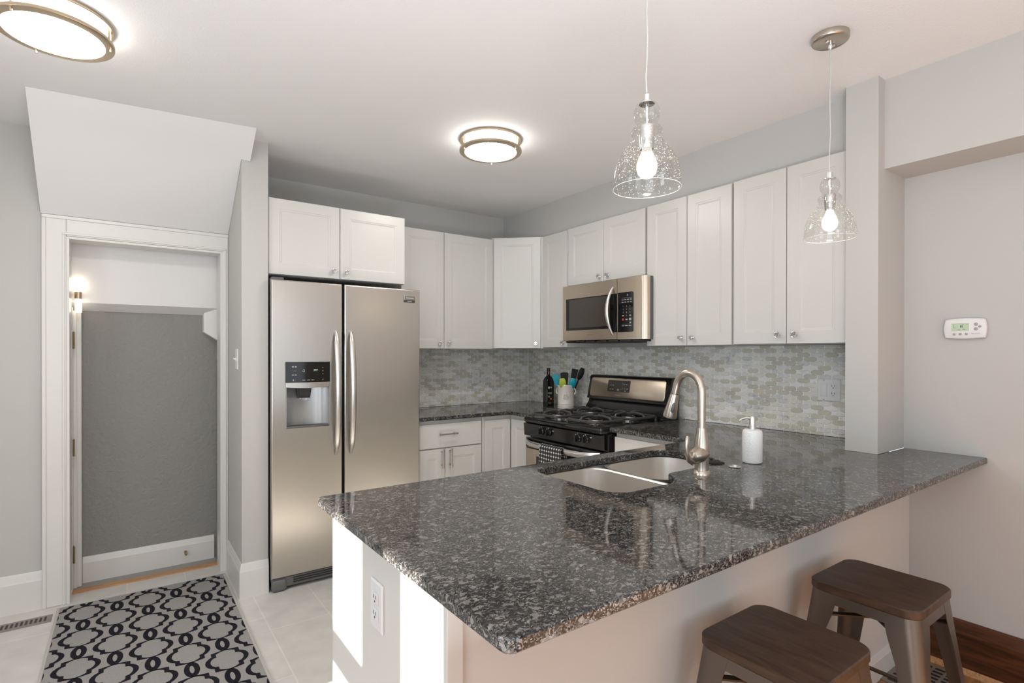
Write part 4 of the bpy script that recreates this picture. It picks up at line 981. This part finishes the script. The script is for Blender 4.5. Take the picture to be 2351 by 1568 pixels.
cpn = obj('control_panel', b, M_blackglass, mv, 'black glass keypad panel', smooth=0)
keys = [['1', '2', '3'], ['4', '5', '6'], ['7', '8', '9'], ['', '0', '']]
for r, row in enumerate(keys):
    for c, k in enumerate(row):
        if k: text('digit', k, 0.0125, M_key, cpn, at(0.585 + c * 0.029, -0.0033, 0.222 - r * 0.0195))
b = MB()
for r, z in enumerate((0.262, 0.246)):
    for c in range(4): b.box(0.574 + c * 0.0225, 0.588 + c * 0.0225, -0.0036, -0.0030, z, z + 0.0045)
b.box(0.578, 0.592, -0.0036, -0.0030, 0.160, 0.167); b.box(0.637, 0.651, -0.0036, -0.0030, 0.160, 0.167)
for c in range(3): b.box(0.574 + c * 0.029, 0.594 + c * 0.029, -0.0036, -0.0030, 0.098, 0.1015)
b.box(0.640, 0.650, -0.0036, -0.0030, 0.113, 0.123); b.box(0.574, 0.655, -0.0034, -0.0030, 0.2745, 0.2753); b.box(0.574, 0.655, -0.0034, -0.0030, 0.1085, 0.1092)
b.box(0.606, 0.622, -0.0036, -0.0030, 0.1345, 0.1425); b.box(0.636, 0.652, -0.0036, -0.0030, 0.133, 0.147)
b.mi = 1; b.box(0.577, 0.592, -0.0036, -0.0030, 0.134, 0.146)
merge(cpn, obj('print', b, [M_key, M_red], mv, smooth=0))
text('clock_digits', '0', 0.018, M_ledb, cpn, at(0.622, -0.0033, 0.292))
b = MB(); b.box(0.02, Wm - 0.02, 0.02, 0.38, 0.0, 0.012, 0.002)
for k in range(7): b.box(0.03 + k * 0.105, 0.115 + k * 0.105, 0.005, 0.03, 0.003, 0.011)
obj('vent_grille', b, M_slot, mv, 'black underside with vent')

# ------------------------------------------------------------------ plates on walls
def outlet_faces(t, x, z):
    for dz in (0.0195, -0.0195):
        b = MB(); b.box(x - 0.0165, x + 0.0165, -0.0085, -0.0060, z + dz - 0.0145, z + dz + 0.0145, 0.0015)
        b.mi = 1
        for dx in (-0.0065, 0.0065): b.box(x + dx - 0.0013, x + dx + 0.0013, -0.0089, -0.0080, z + dz - 0.001, z + dz + 0.0075)
        R = Matrix.Rotation(PI / 2, 3, 'X'); b.disc((x, -0.0089, z + dz - 0.0075), 0.0027, 10, R)
        obj('socket', b, [M_plate, M_slot], t, smooth=0)
def plate(name, label, cat, loc, rot, w=0.071, h=0.115, inner=None):
    t = thing(name, label, cat, loc, rot)
    b = MB(); b.loft([Rm(-w / 2, w / 2, -h / 2, h / 2, -0.0002), Rm(-w / 2, w / 2, -h / 2, h / 2, -0.003), Rm(-w / 2 + 0.004, w / 2 - 0.004, -h / 2 + 0.004, h / 2 - 0.004, -0.006)]); obj('plate', b, M_plate, t, smooth=20)
    if inner: inner(t)
    return t
plate('wall_outlet', 'white double outlet on the tiled back wall, under the cabinets', 'outlet', (2.398, YB - 0.008, 1.147), 0, inner=lambda t: outlet_faces(t, 0, 0))
plate('wall_outlet', 'white outlet plate on the tiles half hidden behind the stove', 'outlet', (XK - 0.008, 3.135, 1.155), ROT_R, inner=lambda t: outlet_faces(t, 0, 0))
plate('wall_outlet', 'white outlet on the end panel of the peninsula', 'outlet', (0.4995, 1.257, 0.725), ROT_R, 0.074, 0.118, inner=lambda t: outlet_faces(t, 0, 0))
def combo(t):
    b = MB(); b.box(-0.040, -0.007, -0.0085, -0.006, -0.034, 0.034, 0.001); b.prism([(-0.0085, -0.032), (-0.0125, 0.0), (-0.0085, 0.032)], 'x', -0.038, -0.009) if False else b.box(-0.038, -0.009, -0.0105, -0.0085, -0.031, 0.031, 0.001)
    obj('rocker_switch', b, M_plate, t); outlet_faces(t, 0.0235, 0)
    R = Matrix.Rotation(PI / 2, 3, 'X')
    for z in (0.05, -0.05):
        b = MB(); b.lathe([(0.003, 0.0058), (0.003, 0.007), (0.0, 0.0072)], 10, (-0.0235, 0, z), R); obj('screw', b, M_inkg, t)
plate('switch_outlet_plate', 'wide white plate with a rocker switch and outlets beside the wall pillar', 'outlet', (XK - 0.008, 1.296, 1.155), ROT_R, 0.114, 0.115, combo)
def tog(t):
    b = MB(); b.box(-0.005, 0.005, -0.0075, -0.006, -0.012, 0.012); b.prism([(-0.006, -0.006), (-0.022, 0.002), (-0.020, 0.007), (-0.006, 0.006)], 'x', -0.0035, 0.0035); obj('toggle', b, M_plate, t)
plate('light_switch', 'white toggle light switch on the side of the wall beside the door', 'switch', (0.5095, 3.385, 1.309), ROT_R, 0.071, 0.118, tog)

th = thing('thermostat', 'white wall thermostat with a green display on the dining wall', 'thermostat', (XW - 0.0005, 0.719, 1.4495), ROT_R)
b = MB()
def thp(i, y):
    P = []
    a, c = 0.066 - i, 0.0395 - i
    for k in range(9): P.append((-a + 2 * a * k / 8, y, c - 0.0 + 0.005 * math.sin(PI * k / 8)))
    for k in range(1, 8): P.append((a + 0.006 * math.sin(PI * k / 8), y, c - 2 * c * k / 8))
    for k in range(9): P.append((a - 2 * a * k / 8, y, -c - 0.004 * math.sin(PI * k / 8)))
    for k in range(1, 8): P.append((-a - 0.006 * math.sin(PI * k / 8), y, -c + 2 * c * k / 8))
    return P
b.loft([thp(0.004, 0), thp(0, -0.004), thp(0, -0.019), thp(0.0025, -0.0235), thp(0.005, -0.0245)]); obj('housing', b, M_plate, th, smooth=50)
b = MB(); b.box(-0.0435, 0.0155, -0.0252, -0.0243, -0.010, 0.0225); obj('display', b, M_display, th, 'green lcd display', smooth=0)
b = MB()
for x0, x1, z0, z1 in ((-0.040, -0.030, 0.0165, 0.0175), (-0.0365, -0.0355, 0.005, 0.014), (-0.037, -0.029, 0.0035, 0.0045), (-0.008, -0.001, 0.0165, 0.018), (0.003, 0.012, 0.0165, 0.0175), (-0.014, -0.011, 0.004, 0.014), (-0.009, -0.006, 0.004, 0.014), (-0.024, -0.014, -0.0055, -0.004), (-0.006, 0.004, -0.004, -0.0025)): b.box(x0, x1, -0.0257, -0.0251, z0, z1)
obj('display_digits', b, pbr('lcd_dark', (0.10, 0.14, 0.10), 0.5), th, 'faint display digits', smooth=0)
for x, z, r in ((0.038, 0.0165, 0.0068), (0.038, -0.003, 0.0068), (0.0505, 0.007, 0.0052), (-0.034, -0.0235, 0.0052), (-0.0135, -0.0235, 0.0052), (0.0068, -0.0235, 0.0052)):
    b = MB(); R = Matrix.Rotation(PI / 2, 3, 'X'); b.lathe([(r, 0.0240), (r, 0.0258), (r * 0.7, 0.0268), (0, 0.0270)], 16, (x, 0, z), R); obj('button', b, pbr('button_grey', (0.36, 0.35, 0.335), 0.45), th, 'small grey button')
text('lettering', 'Honeywell', 0.0062, M_inkg, th, at(0.036, -0.0247, -0.0215)); 

# ------------------------------------------------------------------ lamps
def pendant(name, label, loc):
    t = thing(name, label, 'pendant light', loc, 0, 'pendant lights over the peninsula')
    dz = 1.772 - H          # rim of the shade
    b = MB(); b.lathe([(0.0, -0.0255), (0.055, -0.0255), (0.0605, -0.022), (0.0625, -0.018), (0.0625, -0.0003)], 40); can = obj('canopy', b, M_nickel, t, 'round brushed nickel canopy')
    b = MB(); b.lathe([(0.0075, -0.0255), (0.0075, -0.045), (0.004, -0.050), (0.0, -0.050)], 14); b.box(0.018, 0.026, -0.006, 0.006, -0.033, -0.0255, 0.002); b.box(-0.026, -0.018, -0.006, 0.006, -0.033, -0.0255, 0.002); obj('cord_grip', b, M_chrome, can)
    b = MB(); P = [(0.0028 * math.sin(k * 2.1) * (1 if 0 < k < 9 else 0), 0.0022 * math.cos(k * 1.7) * (1 if 0 < k < 9 else 0), -0.048 + (dz + 0.238 + 0.048) * k / 9) for k in range(10)]
    b.tube(P, 0.0022, 8); obj('cord', b, M_cordm, t, 'clear plastic cord')
    b = MB(); b.lathe([(0.0, 0.246), (0.0065, 0.245), (0.0085, 0.243), (0.0085, 0.226), (0.020, 0.222), (0.020, 0.219), (0.004, 0.2185), (0.0042, 0.165), (0.018, 0.163), (0.0195, 0.158), (0.0195, 0.126), (0.0175, 0.112), (0.0175, 0.102), (0.0, 0.102)], 20, (0, 0, dz)); obj('socket', b, M_chrome, t, 'metal cap and bulb socket')
    b = MB(); b.lathe([(0.0125, 0.102), (0.0135, 0.098), (0.015, 0.092), (0.0215, 0.079), (0.0265, 0.064), (0.0270, 0.052), (0.0235, 0.039), (0.0145, 0.029), (0.0, 0.026)], 24, (0, 0, dz)); 
    obj('bulb', b, M_bulbglass, t, 'clear glass bulb')
    b = MB(); b.sphere((0, 0, dz + 0.058), 0.011, 14, 10, (1, 1, 1.5)); obj('filament', b, M_bulb, t, 'glowing filament')
    prof = [(0.009, 0.2255), (0.018, 0.2240), (0.0275, 0.216), (0.0325, 0.203), (0.0335, 0.192), (0.0310, 0.179), (0.0255, 0.169), (0.0235, 0.165), (0.0275, 0.161), (0.0355, 0.157), (0.0395, 0.150), (0.0395, 0.143), (0.0365, 0.137), (0.0345, 0.134), (0.0365, 0.130), (0.0405, 0.124), (0.0445, 0.116),
            (0.0545, 0.104), (0.0655, 0.090), (0.0745, 0.074), (0.0805, 0.056), (0.0845, 0.036), (0.0865, 0.016), (0.0870, 0.0), (0.0862, -0.0008), (0.0852, 0.0)]
    b = MB(); b.lathe(prof, 56, (0, 0, dz)); obj('shade', b, M_seed, t, 'bell shaped seeded glass shade', smooth=60)
    b = MB(); b.tube([(0.0865 * math.cos(2 * PI * i / 48), 0.0865 * math.sin(2 * PI * i / 48), dz) for i in range(50)], 0.0008, 6, caps=False); obj('rim', b, M_rim, t, 'bright glass rim')
    return t
M_bulbglass = bpy.data.materials.new('bulb_glass'); M_bulbglass.use_nodes = True; nt = M_bulbglass.node_tree; nt.nodes.clear()
o_ = node(nt, 'ShaderNodeOutputMaterial'); tr = node(nt, 'ShaderNodeBsdfTransparent'); em = node(nt, 'ShaderNodeEmission'); em.inputs[0].default_value = (1, 0.93, 0.82, 1); em.inputs[1].default_value = 0.45
ad = node(nt, 'ShaderNodeAddShader'); nt.links.new(tr.outputs[0], ad.inputs[0]); nt.links.new(em.outputs[0], ad.inputs[1]); nt.links.new(ad.outputs[0], o_.inputs[0])
M_rim = pbr('glass_rim', (0.8, 0.8, 0.76), 0.1)
pendant('pendant_light', 'seeded glass pendant lamp hanging over the sink end, nearer the stove in the picture', (1.100, 0.930, H))
pendant('pendant_light', 'seeded glass pendant lamp in front of the cabinets next to the wall pillar', (2.122, 0.930, H))

def flush(name, label, loc, a0):
    t = thing(name, label, 'ceiling light', loc, 0, 'flush ceiling lights')
    b = MB(); b.lathe([(0.148, -0.0005), (0.170, -0.0005), (0.1705, -0.002), (0.1705, -0.012), (0.169, -0.014), (0.150, -0.014), (0.148, -0.012), (0.148, -0.0005)], 56); obj('ring', b, M_lightring, t, 'upper metal ring')
    b = MB(); b.lathe([(0.143, -0.062), (0.170, -0.0585), (0.1715, -0.060), (0.1715, -0.069), (0.170, -0.0705), (0.147, -0.0735), (0.143, -0.0725), (0.143, -0.062)], 56); obj('ring', b, M_lightring, t, 'lower metal ring')
    b = MB(); b.lathe([(0.146, -0.0006), (0.146, -0.062), (0.1425, -0.066), (0.1425, -0.070)], 48); b.mi = 1; b.lathe([(0.1425, -0.070), (0.10, -0.0725), (0.0, -0.0735)], 48); obj('diffuser', b, [M_diff, M_diffb], t, 'glowing white diffuser')
    for k in range(3):
        a = a0 + 2 * PI * k / 3; c_ = (0.1605 * math.cos(a), 0.1605 * math.sin(a))
        b = MB(); b.tube([(*c_, -0.013), (*c_, -0.060)], 0.0032, 8); b.lathe([(0.0045, -0.0715), (0.0045, -0.080), (0.003, -0.083), (0.0, -0.083)], 10, (*c_, 0), cap0=True); obj('post', b, M_lightring, t, 'thin post with finial')
    return t
flush('ceiling_light', 'round flush ceiling light in the middle of the kitchen ceiling', (1.632, 2.475, H), 0.95)
flush('ceiling_light', 'round flush ceiling light at the upper left, cut by the picture edge', (-0.205, 2.465, H), -0.12)

sc = thing('wall_sconce', 'slim lit glass tube sconce in the stairwell behind the doorway', 'wall light', (-0.222, 3.886, 1.668))
b = MB(); b.lathe([(0.0, 0.019), (0.0155, 0.019), (0.0155, 0.095), (0.0, 0.095)], 18); b.lathe([(0.0, -0.019), (0.0155, -0.019), (0.0155, -0.095), (0.0, -0.095)], 18); obj('glass_tube', b, M_sconce, sc, 'glowing bubbled glass tubes')
b = MB(); b.lathe([(0.0, -0.020), (0.0172, -0.020), (0.0172, 0.020), (0.0, 0.020)], 18); b.box(-0.046, -0.01, -0.006, 0.006, -0.006, 0.006); b.box(-0.0465, -0.042, -0.02, 0.02, -0.05, 0.05); obj('band', b, M_lightring, sc, 'metal band and bracket')

# ------------------------------------------------------------------ rug, registers, doorstop
rg = MB()
RX0, RX1, RY0, RY1 = -0.297, 0.482, 1.75, 3.660
rg.mi = 0; rg.box(RX0 + 0.012, RX1 - 0.012, RY0 + 0.012, RY1 - 0.006, 0.0005, 0.0075)
rg.mi = 2
for a in ((RX0, RX0 + 0.012, RY0, RY1), (RX1 - 0.012, RX1, RY0, RY1), (RX0 + 0.012, RX1 - 0.012, RY0, RY0 + 0.012), (RX0 + 0.012, RX1 - 0.012, RY1 - 0.006, RY1)): rg.box(*a, 0.0005, 0.0085, 0.002)
rg.mi = 1
qo = [(0, .092), (.025, .088), (.040, .085), (.055, .082), (.055, .068), (.055, .053), (.066, .045), (.078, .028), (.083, .012), (.084, 0)]
qi = [(0, .083), (.012, .081), (.022, .077), (.037, .066), (.037, .053), (.037, .041), (.050, .037), (.059, .024), (.063, .010), (.064, 0)]
def full(q): 
    a = q; b_ = [(x, -z) for x, z in q[-2::-1]]; c_ = [(-x, z) for x, z in [(x, -z) for x, z in q][1:]] ; d_ = [(-x, z) for x, z in q[-2:0:-1]]
    return a + b_ + c_ + d_
def band(o_, i_, cx_, cy_):
    V = []
    for P in (o_, i_): V.append([(cx_ + x, cy_ + z) for x, z in P])
    n = len(o_); ZR = 0.0079
    for k in range(n):
        pl_ = [V[0][k], V[0][(k + 1) % n], V[1][(k + 1) % n], V[1][k]]
        # clip to the rug
        for ax_, lim, sg in ((0, RX0 + 0.013, 1), (0, RX1 - 0.013, -1), (1, RY0 + 0.013, 1), (1, RY1 - 0.012, -1)):
            o2 = []
            for a_, c_ in zip(pl_, pl_[1:] + pl_[:1]):
                ia, ic = (a_[ax_] - lim) * sg >= 0, (c_[ax_] - lim) * sg >= 0
                if ia: o2.append(a_)
                if ia != ic:
                    s_ = (lim - a_[ax_]) / (c_[ax_] - a_[ax_]); o2.append((a_[0] + s_ * (c_[0] - a_[0]), a_[1] + s_ * (c_[1] - a_[1])))
            pl_ = o2
            if len(pl_) < 3: break
        if len(pl_) >= 3: rg._f([rg._v((x, y, ZR)) for x, y in pl_])
fo, fi = full(qo), full(qi)
eo = [(.029 * math.sin(a), .064 * math.cos(a)) for a in [2 * PI * i / 28 for i in range(28)]]; ei = [(.0085 * math.sin(a), .032 * math.cos(a)) for a in [2 * PI * i / 28 for i in range(28)]]
for c in range(-2, 6):
    for r in range(-16, 4):
        cx_, cy_ = -0.0435 + 0.1327 * c, 3.364 + 0.1487 * r
        if (c + r) % 2 == 0: band(fo, fi, cx_, cy_)
        else: band(eo, ei, cx_, cy_)
bmesh.ops.recalc_face_normals(rg.bm, faces=rg.bm.faces[:])
for f in rg.bm.faces:
    if f.material_index == 1 and f.normal.z < 0: f.normal_flip()
obj('rug', rg, M_rug, None, 'light grey runner rug with a charcoal trellis pattern on the tile floor', smooth=0, norm=False, cat='rug')

def register(name, label, loc, rot, L, Wd, rows, n):
    t = thing(name, label, 'floor vent', loc, rot)
    b = MB(); b.box(0, L, 0, Wd, 0.0005, 0.004, 0.0015); fr2 = obj('frame', b, M_vent, t)
    b = MB(); p = (L - 0.03) / n; q = (Wd - 0.024) / rows
    for i in range(n):
        for j in range(rows): b.box(0.015 + i * p + p * 0.2, 0.015 + i * p + p * 0.72, 0.012 + j * q + q * 0.12, 0.012 + j * q + q * 0.88, 0.0035, 0.0044)
    obj('slots', b, M_slot, t, 'dark slots between the louvres', smooth=0)
register('floor_register', 'narrow metal floor register at the left picture edge, beside the rug', (-0.735, 3.515, 0), 0, 0.425, 0.092, 1, 22)
register('floor_register', 'tan slotted floor register on the wood floor under the far bar stool', (2.52, 0.70, 0), 0, 0.305, 0.205, 4, 9)
b = MB(); b.tube([(0, 0, 0), (0, -0.012, 0)], 0.008, 10); b.tube([(0, -0.010, 0), (0, -0.042, -0.002)], 0.0045, 8); b.lathe([(0.0085, 0), (0.0085, 0.008), (0.0, 0.009)], 12, (0, -0.040, -0.002), Matrix.Rotation(PI / 2, 3, 'X'), True)
o = obj('door_stop', b, M_brass, None, 'small metal door stop on the stairwell baseboard', cat='door stop'); o.location = (0.303, 3.9955, 0.075)

# ------------------------------------------------------------------ bar stools
def stool():
    t = thing('bar_stool', 'gunmetal bar stool with dark wooden seat nearer the camera, second from the dining wall', 'bar stool', (1.348, 0.698, 0), 0, 'bar stools at the peninsula')
    ZS = 0.618
    sq_ = [(x, y) for x, y in rpoly([(-0.153, -0.152), (0.153, -0.152), (0.153, 0.152), (-0.153, 0.152)], 0.045, 6)]
    b = MB(); b.loft([[(x * 0.985, y * 0.985, ZS - 0.026) for x, y in sq_], [(x, y, ZS - 0.023) for x, y in sq_], [(x, y, ZS - 0.003) for x, y in sq_], [(x * 0.98, y * 0.98, ZS) for x, y in sq_]]); obj('seat', b, M_seat, t, 'dark stained wooden seat')
    # apron: a sheet skirt under the seat, arched between the legs
    b = MB()
    for k in range(4):
        R = Matrix.Rotation(k * PI / 2, 3, 'Z'); N = 40; top = []; bot = []
        for i in range(N + 1):
            x = -0.115 + 0.23 * i / N; a_ = abs(x) / 0.115; z = ZS - 0.058 - (0.050 * max(0, (a_ - 0.66) / 0.34) ** 2.4)
            top.append(R @ Vector((x, -0.1475, ZS - 0.0275))); bot.append(R @ Vector((x, -0.1475 - (ZS - 0.03 - z) * 0.105, z)))
        inn = [p + (R @ Vector((0, 0.002, 0))) for p in top]; inb = [p + (R @ Vector((0, 0.002, 0))) for p in bot]
        b.loft([top, bot, inb, inn, top], False, False, closed=False)
    obj('apron', b, M_gun, t, 'sheet metal apron')
    def corner(c, w, r, inset):      # L section with rounded outer corner, in quadrant (-,-)
        P = [(c + w, c)] + [(c + r - r * math.sin(a), c + r - r * math.cos(a)) for a in [PI / 2 * i / 6 for i in range(7)]] + [(c, c + w)]
        Q = [(c + w, c + 0.0022)] + [(c + r - (r - 0.0022) * math.sin(a), c + r - (r - 0.0022) * math.cos(a)) for a in [PI / 2 * i / 6 for i in range(7)]] + [(c + 0.0022, c + w)]
        return P, Q
    for k in range(4):
        R = Matrix.Rotation(k * PI / 2, 3, 'Z'); b = MB(); L0 = []
        for z, c, w, r in ((ZS - 0.027, -0.148, 0.088, 0.040), (ZS - 0.09, -0.1545, 0.080, 0.038), (ZS - 0.16, -0.162, 0.064, 0.034), (0.30, -0.181, 0.052, 0.028), (0.012, -0.211, 0.042, 0.022)):
            P, Q = corner(c, w, r, 0); L0.append([tuple(R @ Vector((x, y, z))) for x, y in P + Q[::-1]])
        b.loft(L0); lg = obj('leg', b, M_gun, t, 'tapered sheet metal leg')
        b = MB(); P = [(-0.213, -0.213), (-0.168, -0.213), (-0.190, -0.190), (-0.213, -0.168)]
        b.loft([[tuple(R @ Vector((x, y, 0.0))) for x, y in P], [tuple(R @ Vector((x, y, 0.013))) for x, y in P]]); obj('foot', b, M_slot, lg, 'black rubber foot')
    b = MB()
    for a_ in (PI / 4, 3 * PI / 4):
        R = Matrix.Rotation(a_, 3, 'Z'); z0 = 0.500 if a_ < 1 else 0.506
        L0 = [[tuple(R @ Vector((x, y, z))) for y, z in ((-0.010, z0), (0.010, z0), (0.010, z0 + 0.005), (-0.010, z0 + 0.005))] for x in (-0.203, 0.203)]; b.loft(L0)
    obj('cross_brace', b, M_gunin, t, 'dark crossed brace')
    for k in range(4):
        R = Matrix.Rotation(k * PI / 2, 3, 'Z'); b = MB(); b.loft([[tuple(R @ Vector((x, y, z))) for y, z in ((-0.184, 0.240), (-0.166, 0.240), (-0.166, 0.2455), (-0.184, 0.2455))] for x in (-0.150, 0.150)]); obj('foot_rail', b, M_gunin, t, 'dark flat foot rail')
    return t
s1 = stool()
s2 = copy_tree(s1); s2.location = (1.937, 0.698, 0)
s2['label'] = 'gunmetal bar stool with a dark wooden seat in the corner, next to the dining wall'
